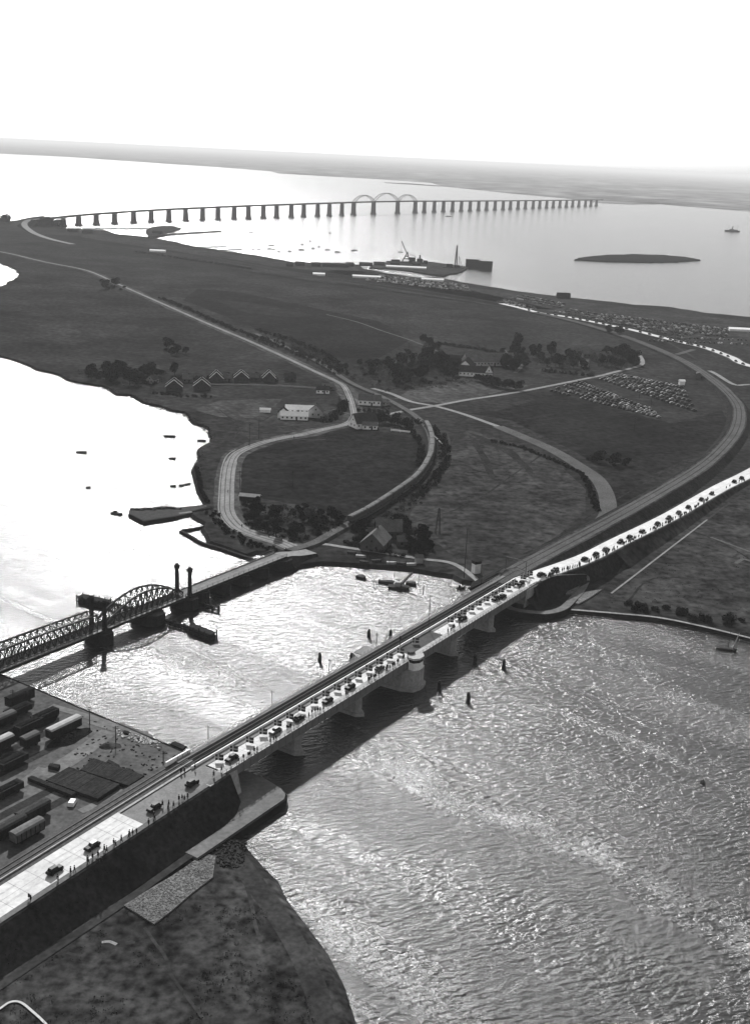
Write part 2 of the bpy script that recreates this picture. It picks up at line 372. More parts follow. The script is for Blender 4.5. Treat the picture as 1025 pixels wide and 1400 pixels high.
# south shore: railway yard side and rough ground
mb = MB(); mb.prism([BR(12.5, 4), BR(12.5, 20), BR(14.2, 93), BR(16, 260), BR(-170, 260), BR(-170, 4)], -1, 3.0); struct(mb.build('yard_ground', ['yard']))
sh = px([(296, 1158), (318, 1150), (327, 1165), (345, 1190), (380, 1235), (410, 1275), (435, 1310), (455, 1350), (470, 1400), (482, 1450), (480, 1560)])
P = sh + [BR(-170, -150), BR(-170, 6), BR(-14, 6), BR(-14, -11)]
land('shore_ground', P, 1.4, 'heath', skirt=4, amp=0.8)
# quay around the near abutment
q = [BR(16, 13), BR(16, -2), BR(14.5, -8.5), BR(13.2, -11), BR(11, -12.3), BR(-22, -12.3), BR(-22, 6), BR(8, 13)]
mb = MB(); mb.prism(q, -2, 2.25); o = mb.build('quay', ['quay_top']); struct(o)
mb = MB()
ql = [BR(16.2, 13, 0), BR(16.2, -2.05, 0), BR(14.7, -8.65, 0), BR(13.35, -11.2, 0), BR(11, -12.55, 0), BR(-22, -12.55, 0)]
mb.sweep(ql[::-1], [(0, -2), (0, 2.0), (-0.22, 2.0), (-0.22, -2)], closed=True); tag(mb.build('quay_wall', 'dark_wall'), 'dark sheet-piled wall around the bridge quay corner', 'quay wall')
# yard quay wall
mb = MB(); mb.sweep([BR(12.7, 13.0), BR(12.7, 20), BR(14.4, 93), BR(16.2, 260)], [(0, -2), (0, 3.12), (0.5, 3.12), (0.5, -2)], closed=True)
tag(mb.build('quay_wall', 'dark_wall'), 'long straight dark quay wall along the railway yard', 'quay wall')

# ---- banks carrying road and railway
def bank(name, path, wl, wr, zb, slope, m='bank_grass', sr_=None):
    mb = MB(); sr_ = sr_ or slope
    def pr(i):
        h = path[i].z - zb; return [(-wr - sr_ * h, zb - path[i].z - 0.3), (-wr, -0.12), (wl, -0.12), (wl + slope * h, zb - path[i].z - 0.3)]
    mb.sweep(path, pr); mb.f = [f[::-1] for f in mb.f]
    return struct(mb.build(name, m))
def ribbon(name, path, wl, wr, dz, m, parent=None):
    mb = MB(); mb.sweep(path, [(wl, dz), (-wr, dz)]); return mb.build(name, m, parent)
near = [BR(s, 0, zr(s)) for s in (-170, -130, -100, -70, -45, -20, -8, -2, 3)]
mb = MB()
def prn(i):
    s = (-170, -130, -100, -70, -45, -20, -8, -2, 3)[i]; z = zr(s); toe = {7: -7.6, 8: -4.8}.get(i, -8.8); zt = 2.1 - z
    if s < -22: zt = 1.3 - z
    return [(toe, zt), (-1.2, -0.12), (14.8, -0.12), (20, 2.9 - z)]
mb.sweep(near, prn); mb.f = [f[::-1] for f in mb.f]; struct(mb.build('embankment', 'bank_grass'))
# path at the toe of the bank, then pale stone pitching beyond
mb = MB(); mb.sweep([BR(-95, -10.2, 1.5), BR(-60, -10.2, 1.56), BR(-45, -10.3, 1.6), BR(-22.2, -10.2, 2.26)], [(1.0, 0), (-1.0, 0)]); struct(mb.build('path', 'beach'))
mb = MB(); a = [at(u, v, z) for u, v, z in [(170, 1237, 1.9), (280, 1166, 1.9), (295, 1171, 1.6), (291, 1200, 1.6), (262, 1222, 1.6), (238, 1243, 1.6), (211, 1264, 1.6)]]
a = shoreline(a, amp=.35, step=1.2); mb.prism(a, 0.5, 1.75); struct(mb.build('stone_slope', 'stone_pitching'))
struct(ribbon('path', smooth_path(px([(198, 1268), (213, 1290), (226, 1308), (235, 1334), (250, 1355), (285, 1402), (300, 1425)], 1.5)), 0.35, 0.35, 0, 'beach'))
struct(ribbon('path', smooth_path(px([(-20, 1392), (0, 1380), (14, 1371), (28, 1371), (44, 1383), (64, 1402), (80, 1425)], 1.5)), 0.28, 0.22, 0.15, 'pale_road'))
struct(ribbon('beach', smooth_path(px([(318, 1172), (338, 1200), (366, 1240), (392, 1280), (412, 1318), (428, 1360), (440, 1420), (440, 1500)], 1.43)), 3.2, 1.6, 0, 'beach'))
for l in ([(331, 1190), (344, 1235), (349, 1262), (357, 1288)], [(139, 1288), (150, 1287), (160, 1291)], [(172, 1290), (185, 1288)], [(300, 1282), (318, 1284), (325, 1292)], [(262, 1340), (275, 1344), (300, 1341)], [(325, 1310), (340, 1322)], [(92, 1302), (105, 1306)]):
    struct(ribbon('sand', smooth_path(px(l, 1.46), 4), 0.35, 0.45, 0, 'beach' if l[0][0] not in (139,) else 'sand'))
# rock armour at the water's edge
mb = MB()
for _ in range(260):
    u = ru(292, 336); v = ru(1150, 1186); p = at(u, v, 1.3)
    if (u - 292) < (v - 1150) * 0.2: continue
    r = ru(0.25, 0.7); mb.box((p.x, p.y, 1.3 + ru(-0.1, 0.2)), (r * 1.5, r, r), ru(0, 3.1), ru(0.5, 0.8))
tag(mb.build('rock_pile', 'timber'), 'dark heap of loose rocks at the shore below the quay wall', 'rocks')['kind'] = 'stuff'

# ---- island fields (thin sheets, each a few cm above the ground)
def field(pts, m, z=GZ + 0.03, j=True):
    P = shoreline(px(pts, z), amp=0.5, step=9) if j else px(pts, z); mb = MB(); k = len(P); tri = tessellate_polygon([P]); mb.v = [tuple(p) for p in P]
    for t in tri:
        a, b, c = [P[i] for i in t]
        if (b - a).cross(c - a).z < 0: t = (t[0], t[2], t[1])
        mb.f.append(tuple(t)); mb.m.append(0)
    return struct(mb.build('field', m))
field([(332, 618), (345, 608), (380, 602), (440, 588), (520, 590), (572, 600), (580, 622), (566, 645), (540, 668), (506, 692), (470, 705), (420, 692), (360, 682), (322, 672), (324, 640)], 'field_dark')
field([(560, 700), (600, 650), (620, 600), (640, 588), (700, 605), (770, 640), (800, 670), (800, 700), (760, 735), (700, 765), (640, 775), (560, 715)], 'rough_ground')
field([(860, 760), (970, 700), (1025, 670), (1200, 640), (1300, 940), (1060, 868), (960, 848), (880, 830), (820, 812)], 'rough_ground')
field([(690, 560), (760, 538), (920, 580), (985, 560), (1000, 580), (965, 615), (850, 668), (800, 625), (700, 575), (640, 565)], 'field_dark', GZ + 0.035)
field([(300, 560), (440, 548), (462, 560), (440, 582), (340, 600), (318, 575)], 'rough_ground')
field([(265, 560), (300, 548), (385, 545), (370, 562), (345, 572), (300, 570)], 'field_light', GZ + 0.05)
field([(640, 520), (680, 530), (740, 524), (690, 534), (610, 552), (540, 545), (560, 532)], 'field_light')
field([(40, 320), (110, 322), (230, 340), (380, 365), (520, 372), (680, 405), (760, 424), (700, 420), (560, 398), (440, 378), (330, 358), (200, 340), (100, 330)], 'field_dark')
field([(482, 364), (500, 374), (590, 384), (690, 400), (900, 425), (1025, 440), (1150, 452), (1150, 480), (1025, 470), (960, 470), (860, 444), (740, 424), (640, 408), (530, 386), (450, 372)], 'rough_ground')
field([(120, 320), (200, 330), (300, 345), (380, 358), (480, 364), (440, 372), (330, 356), (200, 338), (110, 324)], 'rough_ground', GZ + 0.06)
field([(294, 409), (345, 414), (429, 431), (400, 434), (340, 428), (310, 418)], 'bank_grass', GZ + 0.06)
field([(500, 417), (545, 419), (545, 421), (505, 421)], 'bank_grass', GZ + 0.06)
field([(270, 395), (330, 400), (520, 440), (560, 465), (500, 500), (440, 490), (340, 445), (250, 410)], 'field_dark', GZ + 0.045)
field([(637, 590), (660, 597), (700, 615), (728, 642), (730, 655), (716, 640), (695, 622), (665, 606)], 'bank_grass', GZ + 0.08)
field([(640, 595), (650, 600), (668, 628), (676, 652), (668, 652), (655, 625)], 'bank_grass', GZ + 0.08)
# long dark strip below the new railway
field([(45, 318), (200, 343), (345, 372), (440, 386), (560, 403), (690, 428), (690, 432), (560, 411), (440, 394), (330, 376), (200, 352), (100, 335), (40, 326)], 'bank_grass', GZ + 0.07)

# ---- railway bank (new line) from the big bridge round the curve to the long bridge
railpx = [(632, 816, 9), (660, 802, 9), (700, 783, 8.6), (747, 757, 8), (815, 721, 6.8), (882, 684, 5.8), (949, 644, 4.8), (983, 617, 4.2), (1006, 587, 3.8), (1009.6, 558.5, 3.4), (996, 538, 3), (972, 517.5, 2.8), (934.5, 493.6, 2.6), (893.5, 475, 2.6), (852.5, 459.5, 2.6), (811.6, 446.5, 2.6), (770.6, 435.6, 2.6), (729.6, 426.5, 2.6)]
rp = pxz(railpx); rp[0] = BR(174, 10.6, 9); rp[1] = BR(190, 10.8, 9)
railp = smooth_path(rp, 6)
bank('railway_embankment', railp, 5.5, 5.0, GZ, 1.5)
struct(ribbon('railway_bed', railp, 4.6, 4.4, 0.0, 'ballast'))
rp2 = pxz([(729.6, 426.5, 2.6), (640, 411, 3), (579, 401.5, 4), (511, 391, 5), (442, 381, 6), (391, 373, 7), (340, 364, 8), (290, 355, 9), (239, 345, 11), (184, 335, 13), (130, 325, 16), (80, 314, 20)])
rail2 = smooth_path(rp2, 5)
struct(ribbon('railway_bed', rail2[:34], 4.0, 4.0, -0.5, 'rough_ground'))
# white main road
roadpx = [(1300, 575, 2), (1150, 530, 2), (1025, 500.5, 2), (999, 488.5, 2), (965, 476, 2), (931, 468, 2), (897, 459.5, 2), (863, 451, 2), (829, 444, 2), (794.5, 437, 2), (767, 432, 2), (740, 428.5, 2), (709, 420.5, 2), (685, 415, 2)]
mainroad = smooth_path(pxz(roadpx), 5)
struct(ribbon('road', mainroad, 4.2, 4.2, 0.12, 'pale_road'))
struct(ribbon('road', smooth_path(pxz([(685, 415, 2), (640, 407, 2), (560, 395, 2), (440, 378, 2), (340, 361, 2), (240, 343, 2), (150, 330, 2)]), 4), 3, 3, 0.1, 'ballast_dark'))
# road on its bank from the bridge to the right edge
rr = pxz([(745, 791, 8.9), (800, 765, 7.8), (848, 741, 6.6), (916, 707.5, 5.0), (983, 669, 3.6), (1025, 648, 2.8), (1100, 607, 2.2), (1200, 552, 2)])
rr[0] = BR(185, 4.0, 9); rr.insert(0, BR(176, 4.0, 9))
roadp = smooth_path(rr, 5)
bank('embankment', roadp[3:14], 6.4, 4.4, GZ, 1.0, 'bank_grass', .55)
bank('embankment', roadp[13:], 6.4, 4.4, GZ, 1.35, 'rough_ground')
struct(ribbon('road', roadp[:4], 3.6, 3.3, 0.02, 'concrete_road'))
struct(ribbon('road', roadp[3:], 5.0, 3.3, 0.02, 'concrete_road')); 
mb = MB(); mb.sweep(roadp[4:], [(-3.3, 0.12), (-3.9, 0.12)]); struct(mb.build('pavement', 'quay_top'))
# old road
A = [(-80, 333), (0, 344), (61, 358), (119.5, 370), (164, 389.5), (205, 407.5), (246, 425.6), (290, 445), (340, 466), (380, 484), (409, 497.6), (433, 509), (459, 521), (470, 528), (477, 541), (482, 557), (483, 572), (471, 580.5), (438.5, 588), (409, 595), (390, 598), (362, 604.5), (339, 612.5), (322, 622), (315, 636), (312, 656), (311, 680), (311, 697), (317, 710), (331, 723), (355, 732.5), (384, 741), (402, 749)]
oldroad = smooth_path(px(A, GZ), 5); 
mb = MB()
def wd(i):
    v = i / (len(oldroad) - 1); h = 2.1 if v < 0.5 else 2.6
    if v > 0.74: h = 3.2
    return [(h, 0.1), (-h, 0.1)]
mb.sweep(oldroad, wd); struct(mb.build('road', 'gravel_road'))
struct(ribbon('pavement', [p for p in oldroad[112:]], -3.6, 4.3, 0.14, 'gravel_road'))
# worn tracks and verges
def verge(path, off, wv, m='rough_ground', dz=0.04):
    mb = MB()
    def pr(i):
        p = path[i]; a = wv * (0.6 + 1.1 * abs(noise.noise(Vector((p.x * .06, p.y * .06, 2))))); return [(off + a, dz), (off - a, dz)]
    mb.sweep(path, pr); return struct(mb.build('verge', m))
verge(oldroad, 4.6, 2.2, 'field_light', .035); verge(oldroad, -4.6, 2.2, 'field_light', .035)
for o_ in (1.6, -1.6): verge(railp, o_ + .4, .35, 'ballast_dark', 0.02)
for o_ in (-4.3, 4.4): verge(railp, o_, .6, 'rough_ground', 0.03)
for o_ in (1.2, -1.2): verge(oldroad, o_, .3, 'ballast', 0.125)
verge(roadp[4:], -4.2, .5, 'rough_ground', -0.03)
verge(mainroad, 5.4, 1.6, 'field_light', .05); verge(mainroad, -5.4, 1.6, 'field_light', .05)
DITCH = [[(265, 546), (330, 547), (400, 549), (440, 552)], [(300, 560), (322, 575), (352, 578), (372, 568), (385, 565)], [(0, 394), (40, 378), (110, 372), (140, 374)], [(600, 555), (680, 548), (745, 538)], [(560, 716), (640, 690), (700, 650), (740, 622)], [(700, 770), (760, 735), (830, 690), (900, 650), (940, 630)],
         [(430, 600), (480, 596), (560, 600)], [(870, 745), (930, 715), (985, 690)], [(930, 720), (985, 742), (1025, 765)], [(860, 820), (900, 790), (1025, 800)], [(555, 500), (640, 512)], [(645, 570), (760, 600), (860, 630)], [(860, 480), (930, 500), (975, 535), (990, 560)], [(320, 600), (332, 585), (362, 582)],
         [(690, 440), (760, 452), (850, 474), (900, 495)], [(120, 380), (220, 440), (300, 500)], [(0, 420), (120, 410), (220, 418)], [(180, 500), (300, 480), (420, 500)], [(520, 400), (560, 440), (620, 470)], [(700, 455), (640, 430), (520, 410), (380, 395), (200, 375)], [(940, 440), (1025, 455)], [(720, 405), (840, 430), (930, 436)]]
for l in DITCH: verge(smooth_path(px(l, GZ), 8), 0, .55, 'bank_grass', .09)
# other lanes
LANES = [([(529, 567), (561, 560.5), (597, 554.6), (637.5, 547), (680, 540.6), (716, 534.6), (760, 526), (794.5, 519), (822, 513.5), (839, 509), (876, 499), (874, 486)], 1.9, 'gravel_road', 0.16),
         ([(509, 531), (535, 538.5), (561, 549), (597, 556), (629, 565), (658, 575), (680, 583)], 2.0, 'gravel_road', 0.13),
         ([(680, 583), (713.6, 597), (754, 615), (791, 637), (814.6, 653.7), (827, 673), (831, 693), (829, 706), (820, 716), (806, 726)], 4.2, 'ballast', 0.13),
         ([(969, 507), (979, 512), (1003, 526), (1025, 526), (1100, 526)], 2.0, 'gravel_road', 0.2), ([(924, 485), (948, 478)], 2.6, 'ballast', 0.2),
         ([(446, 430), (487, 440), (521, 452), (562, 465.6), (599, 481), (612, 490), (625, 500)], 1.2, 'ballast', 0.12),
         ([(861, 451), (900, 462), (930, 478), (950, 490)], 1.5, 'beach', 0.1),
         ([(404, 748), (440, 744.5), (470, 748.5), (520, 756), (580, 765), (612, 769), (632, 778), (655, 796)], 1.3, 'gravel_road', 0.2),
         ([(835, 812), (966, 711)], 0.42, 'gravel_road', 0.25), ([(966, 711), (980, 700), (993, 691)], 0.6, 'beach', 0.2), ([(971, 735), (998, 745), (1025, 755)], 0.8, 'ballast', 0.2),
         ([(1005, 771), (1015, 765), (1026, 768)], 0.9, 'ballast', 0.2), ([(998, 762), (1010, 757)], 0.5, 'beach', 0.2),
         ([(700, 470), (722, 474), (745, 478)], 1.2, 'beach', 0.2), ([(688, 478), (700, 492), (712, 500), (704, 510)], 1.6, 'ballast', 0.2),
         ([(405, 600), (425, 602), (445, 601)], 1.0, 'beach', 0.2), ([(1000, 440), (1025, 447)], 1.2, 'beach', .2), ([(914, 421), (925, 427), (935, 432)], 1.0, 'beach', .2),
         ([(700, 413), (730, 412), (760, 406)], 1.5, 'beach', .2), ([(960, 474), (1000, 470), (1030, 464)], 1.2, 'beach', .2), ([(455, 560), (480, 567)], 1, 'ballast', .2), ([(610, 590), (615, 610), (612, 640)], 0.6, 'beach', .1)]
for l, wv, m, dz in LANES:
    struct(ribbon('road' if wv > 1.8 else 'path', smooth_path(px(l, GZ), 6), wv, wv, dz, m))
# old railway line with its curve (train stands on it)
oldrail = smooth_path(px([(396, 752), (430, 741), (455, 727), (472, 718), (506, 700), (544, 675), (570, 655), (586, 631), (590, 613), (589, 598), (582, 582), (566, 567), (545, 554), (520, 541), (490, 528), (470, 517), (440, 497), (400, 478), (350, 456)], 2.4), 6)
bank('railway_embankment', oldrail, 2.4, 2.6, GZ, 1.8)
struct(ribbon('railway_bed', oldrail, 2.1, 2.1, 0.0, 'old_ballast'))
# ring quay on the island side
mb = MB(); ring = smooth_path(pxz([(690, 826, 2.2), (700, 832, 2.2), (722, 836, 2.2), (747, 837, 2.2), (769, 831, 2.2), (783, 818, 2.2), (794, 806, 2.2), (801, 792, 2.4), (803, 784, 3.0)]), 5)
mb.sweep(ring, [(1.5, 0.0), (-1.6, 0.0)]); struct(mb.build('path', 'quay_top'))
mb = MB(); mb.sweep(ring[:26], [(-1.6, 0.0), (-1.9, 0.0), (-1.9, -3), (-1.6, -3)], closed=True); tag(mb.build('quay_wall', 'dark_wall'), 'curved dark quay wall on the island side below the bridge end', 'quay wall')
def drape(u, v):
    z = 6.0
    for _ in range(40):
        p = at(u, v, z); q = min(roadp, key=lambda r: (r.xy - p.xy).length); i = roadp.index(q); d = (roadp[min(i + 1, len(roadp) - 1)] - roadp[max(i - 1, 0)]); d.z = 0; d.normalize()
        off = -(-d.y * (p.x - q.x) + d.x * (p.y - q.y)); zs = max(1.9, q.z - .12 - max(0, (off - 4.4) / .55)); z = z * .8 + zs * .2
    p = at(u, v, z); p.z += .25; return p
struct(ribbon('path', smooth_path([drape(u, v) for u, v in [(803, 795), (801, 787), (790, 786), (776, 786.5), (762, 787), (750, 790), (738, 795)]], 5), 0.8, 0.8, 0.12, 'quay_top'))
mb = MB(); mb.prism(px([(772, 829), (785, 818), (822, 812), (806, 823), (790, 832)]), 0.5, 2.0); struct(mb.build('stone_slope', 'stone_pitching'))
mb = MB(); mb.prism(px([(772, 820), (783, 806), (790, 804), (792, 808), (782, 820)]), 0.5, 2.6); struct(mb.build('stone_slope', 'stone_pitching'))
struct(ribbon('beach', smooth_path(px([(780, 834), (840, 839), (900, 845), (960, 857), (1025, 873), (1100, 892)], GZ)), 1.2, 0.2, 0.05, 'sand'))
mb = MB(); mb.prism(px([(700, 833), (690, 815), (712, 812), (735, 800), (800, 790), (790, 808), (768, 830), (745, 836), (720, 836)], 1.6), 0, 1.9); struct(mb.build('ground', 'bank_grass'))

# breakwater and landing pier on the left shore
def jetty(pts, wv, z, label, m='dark_wall', cat='jetty'):
    mb = MB(); mb.sweep(smooth_path(px(pts, z), 5), [(wv, -z - 1), (wv * 0.7, 0), (-wv * 0.7, 0), (-wv, -z - 1)]); mb.f = [f[::-1] for f in mb.f]; return tag(mb.build('jetty', m), label, cat)
jetty([(247, 725), (262, 733), (276, 741), (300, 748), (320, 755), (345, 763), (362, 768)], 0.8, 1.2, 'thin curved stone breakwater around the small basin by the old bridge', 'timber')
jetty([(248, 724), (264, 722), (281, 718)], 0.5, 1.2, 'short thin jetty closing the small basin on its far side', 'timber')
pr_ = thing('landing_pier', 'timber landing pier jutting left into the water below the curved road', 'pier', at(230, 702))
def local(o, pts): return [Vector(p) - Vector(o.location) for p in pts]
mb = MB(); mb.prism(local(pr_, px([(176, 706), (197, 716), (245, 708.5), (285, 701), (302, 697), (302, 692), (282, 694), (240, 698), (178, 699)])), -1, 1.4); mb.build('deck', 'plank', pr_)
mb = MB(); mb.prism(local(pr_, px([(175.6, 706.5), (196.5, 717.5), (245, 710), (245, 708.6), (197, 716.1), (176.2, 706)])), -1, 1.6); mb.build('edge_wall', 'tarred_pile', pr_)
mb = MB(); mb.sweep(local(pr_, px([(300, 693.5), (282, 697), (262, 700), (245, 702)], 1.4)), [(0.8, 0.1), (-0.8, 0.1)]); mb.build('footway', 'gravel_road', pr_)
for i, (u, v) in enumerate([(186, 699.5), (203, 699), (216, 698), (232, 697.5)]):
    p = at(u, v, 1.4); t = thing('barge', ['dark pointed barge moored behind the landing pier, outermost', 'dark barge behind the landing pier, second from its outer end', 'low dark barge behind the landing pier, third from its outer end', 'long dark barge moored nearest the shore behind the landing pier'][i], 'barge', (p.x, p.y + 3, 0), R(-5), 'barges behind the landing pier')
    L_ = [5, 5, 4, 9][i]; mb = MB(); mb.add([(-L_ / 2, -.9, 0), (L_ / 2 - 1, -.9, 0), (L_ / 2, 0, 0), (L_ / 2 - 1, .9, 0), (-L_ / 2, .9, 0), (-L_ / 2 - .6, -1.1, 1.8), (L_ / 2 - .6, -1.1, 1.5), (L_ / 2 + .8, 0, 2.4), (L_ / 2 - .6, 1.1, 1.5), (-L_ / 2 - .6, 1.1, 1.8)], [(0, 1, 6, 5), (1, 2, 7, 6), (2, 3, 8, 7), (3, 4, 9, 8), (4, 0, 5, 9), (5, 6, 7, 8, 9)]); mb.build('hull', 'hull', t)
    mb = MB(); mb.box((0, 0, 1.8), (L_ * 0.5, 1.2, 0.5)); mb.build('hatch', 'timber', t)

# ================================================================ NEW BRIDGE (road and rail)
nb = thing('road_and_rail_bridge', 'long pale road and railway bridge crossing the sound, lined with flags and cars', 'bridge', BR(0, 0, 0), math.atan2(BD.y, BD.x))
# local frame: x = s, y = n
S0, S1 = 2.0, 181.0
def seg(mb, s0, s1, n0, n1, z0, z1): mb.box(((s0 + s1) / 2, (n0 + n1) / 2, (z0 + z1) / 2), (s1 - s0, n1 - n0, z1 - z0))
mb = MB(); seg(mb, S0, S1, 0.35, 14.1, 8.2, 8.72); mb.build('deck_slab', 'concrete', nb)
for n0, nm in ((0.0, 'right'), (13.9, 'left')):
    mb = MB(); seg(mb, S0, S1, n0, n0 + 0.34, 6.9, 8.9)
    for k in range(60): seg(mb, S0 + 1.5 + k * 3, S0 + 1.6 + k * 3, n0 - 0.12 if nm == 'right' else n0 + .341, n0 - 0.001 if nm == 'right' else n0 + 0.46, 6.95, 8.85)
    seg(mb, S0, S1, n0 - 0.15, n0 + 0.5, 6.78, 6.898); mb.build('girder', 'steel', nb)
for n0 in (4.2, 9.6):
    mb = MB(); seg(mb, S0, S1, n0, n0 + 0.3, 6.9, 8.19); mb.build('inner_girder', 'steel_mid', nb)
def railing(mb, s0, s1, n, z, h=1.1, step=2.0):
    k = int((s1 - s0) / step)
    for i in range(k + 1):
        s = s0 + i * (s1 - s0) / k; seg(mb, s - .05, s + .05, n - .05, n + .05, z, z + h)
    for zz in (0.35, 0.7, h): mb.box(((s0 + s1) / 2, n, z + zz), (s1 - s0, .07, .07))
mb = MB(); railing(mb, S0 - 1, S1 + 1, 0.15, 8.9); seg(mb, S0, S1, 0.05, 0.3, 8.9, 9.25); mb.build('parapet', 'steel', nb)
mb = MB(); railing(mb, S0 - 2, S1 - 2, 14.05, 8.9); mb.build('parapet', 'steel', nb)
mb = MB(); seg(mb, S0, S1, 0.4, 2.55, 8.721, 8.98); mb.build('footway', 'concrete', nb)
LF0, LF1 = 95.5, 116.5
for a, b in ((S0, LF0), (LF1, S1)):
    mb = MB(); seg(mb, a, b, 2.6, 6.5, 8.73, 8.87); mb.build('roadway', 'concrete_road', nb)
mb = MB(); seg(mb, LF0, LF1, 2.56, 8.0, 8.722, 8.88); lf = mb.build('lifting_leaf', 'leaf_deck', nb); lf['label'] = 'dark roadway of the lifting span'
mb = MB(); seg(mb, S0, LF0, 6.55, 8.1, 8.721, 9.0); seg(mb, LF1, S1, 6.55, 8.1, 8.721, 9.0); mb.build('cycle_path', 'asphalt', nb)
mb = MB(); seg(mb, S0 - 3, S1, 8.2, 8.45, 8.721, 9.75); mb.build('barrier', 'whitewash', nb)
mb = MB(); seg(mb, S0 - 3, S1, 9.0, 12.6, 8.721, 8.8)
for k in range(290): seg(mb, S0 - 3 + k * 0.62, S0 - 2.75 + k * 0.62, 9.5, 12.1, 8.801, 8.93)
mb.build('track_bed', 'timber', nb)
for n0 in (10.1, 11.55):
    mb = MB(); seg(mb, S0 - 3, S1, n0 - .05, n0 + .05, 8.931, 9.1); mb.build('rail', 'steel_mid', nb)
mb = MB(); seg(mb, S0 - 3, S1, 12.75, 13.85, 8.721, 9.2); mb.build('rail_side_walk', 'asphalt', nb)
mb = MB(); seg(mb, S0 - 3, S1, 8.5, 8.62, 9.0, 9.3); mb.build('guard_kerb', 'steel_mid', nb)
for s in (35.5, 65.5, 122.5, 149.5):
    mb = MB(); pts = [(s - 1.3, 2.0), (s, 0.6), (s + 1.3, 2.0), (s + 1.3, 12), (s, 13.4), (s - 1.3, 12)]; mb.prism(pts, -2, 6.2)
    p2 = [(s - 1.9, 1.6), (s, -0.4), (s + 1.9, 1.6), (s + 1.9, 12.4), (s, 14.4), (s - 1.9, 12.4)]; mb.prism(p2, -2, 1.0); mb.prism([(s - 1.6, .4), (s + 1.6, .4), (s + 1.6, 13.6), (s - 1.6, 13.6)], 6.2, 6.775)
    mb.build('pier', 'concrete', nb)
mb = MB(); s = 92.5
mb.prism([(s - 5, 0.5), (s - 3.4, -2.6), (s - 1, -3.4), (s + 1, -3.4), (s + 3.4, -2.6), (s + 5, 0.5), (s + 6, 16), (s + 4.5, 20.5), (s - 3, 20.5), (s - 6, 16)], -2, 6.7)
mb.prism([(s - 5.7, 0.5), (s - 3.9, -3.2), (s - 1, -4.1), (s + 1, -4.1), (s + 3.9, -3.2), (s + 5.7, 0.5), (s + 6.6, 16), (s + 5, 21.2), (s - 3.3, 21.2), (s - 6.6, 16)], -2, 1.2)
mb.build('bascule_pier', 'concrete', nb)
mb = MB(); mb.prism([(s - 3, 14.6), (s + 3, 14.6), (s + 4.4, 20.3), (s - 2.8, 20.3)], 6.7, 6.85); mb.build('pier_platform', 'asphalt', nb)
# control cabin standing on the bascule pier
mb = MB(); oc = lambda r, c=(92.5, -1.3): [(c[0] + r * math.cos(R(22.5 + 45 * k)), c[1] + r * math.sin(R(22.5 + 45 * k)) * 0.78) for k in range(8)]
mb.prism(oc(2.9), 6.7, 9.1); mb.prism(oc(2.95), 10.2, 10.6); cb = mb.build('control_cabin', 'whitewash', nb)
mb = MB(); mb.prism(oc(2.8), 9.1, 10.2); mb.build('window_band', 'window_glass', cb)
mb = MB(); mb.prism(oc(3.2), 10.6, 10.85); mb.build('cabin_roof', 'concrete', cb)
mb = MB(); mb.prism(oc(1.5, (93.2, 0.9)), 9.0, 11.6); mb.build('stair_head', 'mid_grey', cb)
# abutments
mb = MB(); seg(mb, -3.5, 6.6, 0.35, 14.2, -1, 8.19)
mb.hexa([(-4.5, -2.6, 2), (6.8, -2.6, -1), (6.8, .34, -1), (-4.5, .34, 2)], [(-4.5, -1.0, 8.9), (6.8, -.2, 8.2), (6.8, .34, 8.2), (-4.5, .34, 8.9)]); mb.build('abutment', 'concrete', nb)
mb = MB(); seg(mb, 176, 186, 0.35, 14.2, -1, 8.19)
mb.hexa([(173.2, .1, 1), (175.6, .1, 1), (175.6, .5, 1), (173.2, .5, 1)], [(173.0, -.4, 8.85), (182.5, -.45, 8.85), (182.5, .34, 8.85), (173.0, -.01, 8.85)])
mb.build('abutment', 'concrete', nb)
# masts on the left side of the bridge
for k, (u, v, h) in enumerate([(291.5, 1016, 5), (376.7, 966, 5), (452, 921, 5), (516, 884, 5), (587, 861, 11), (656, 802, 5)]):
    s_ = (at(u, v, 9) - B0).dot(BD); n_ = 14.6 if h == 5 else 8.75
    p = BR(s_, n_, 8.9 if n_ < 14 else 7.2); t = thing('mast' if h > 5 else 'telegraph_pole', ('tall thin mast rising beside the track at the dark lifting span' if h > 5 else 'thin telegraph pole on the left edge of the new bridge, %s from the near end' % ordw([1, 2, 3, 4, 0, 5][k])), 'pole', p, 0, None if h > 5 else 'telegraph poles on the new bridge')
    mb = MB(); mb.tube((0, 0, 0), (0, 0, h + 1.5), 0.13, 6, 0.09); mb.build('post', 'timber', t)
    mb = MB(); mb.bar((-0.7, 0, h + 1), (0.7, 0, h + 1), .1); mb.build('crossarm', 'timber', t)
t = thing('signal_post', 'short dark signal post beside the control cabin', 'signal', BR(98.5, 8.3, 9)); mb = MB(); mb.tube((0, 0, 0), (0, 0, 3.6), .14, 6); mb.build('post', 'steel_dark', t); mb = MB(); mb.box((0, 0, 3.2), (.7, .4, 1.4)); mb.build('signal_head', 'steel_dark', t)
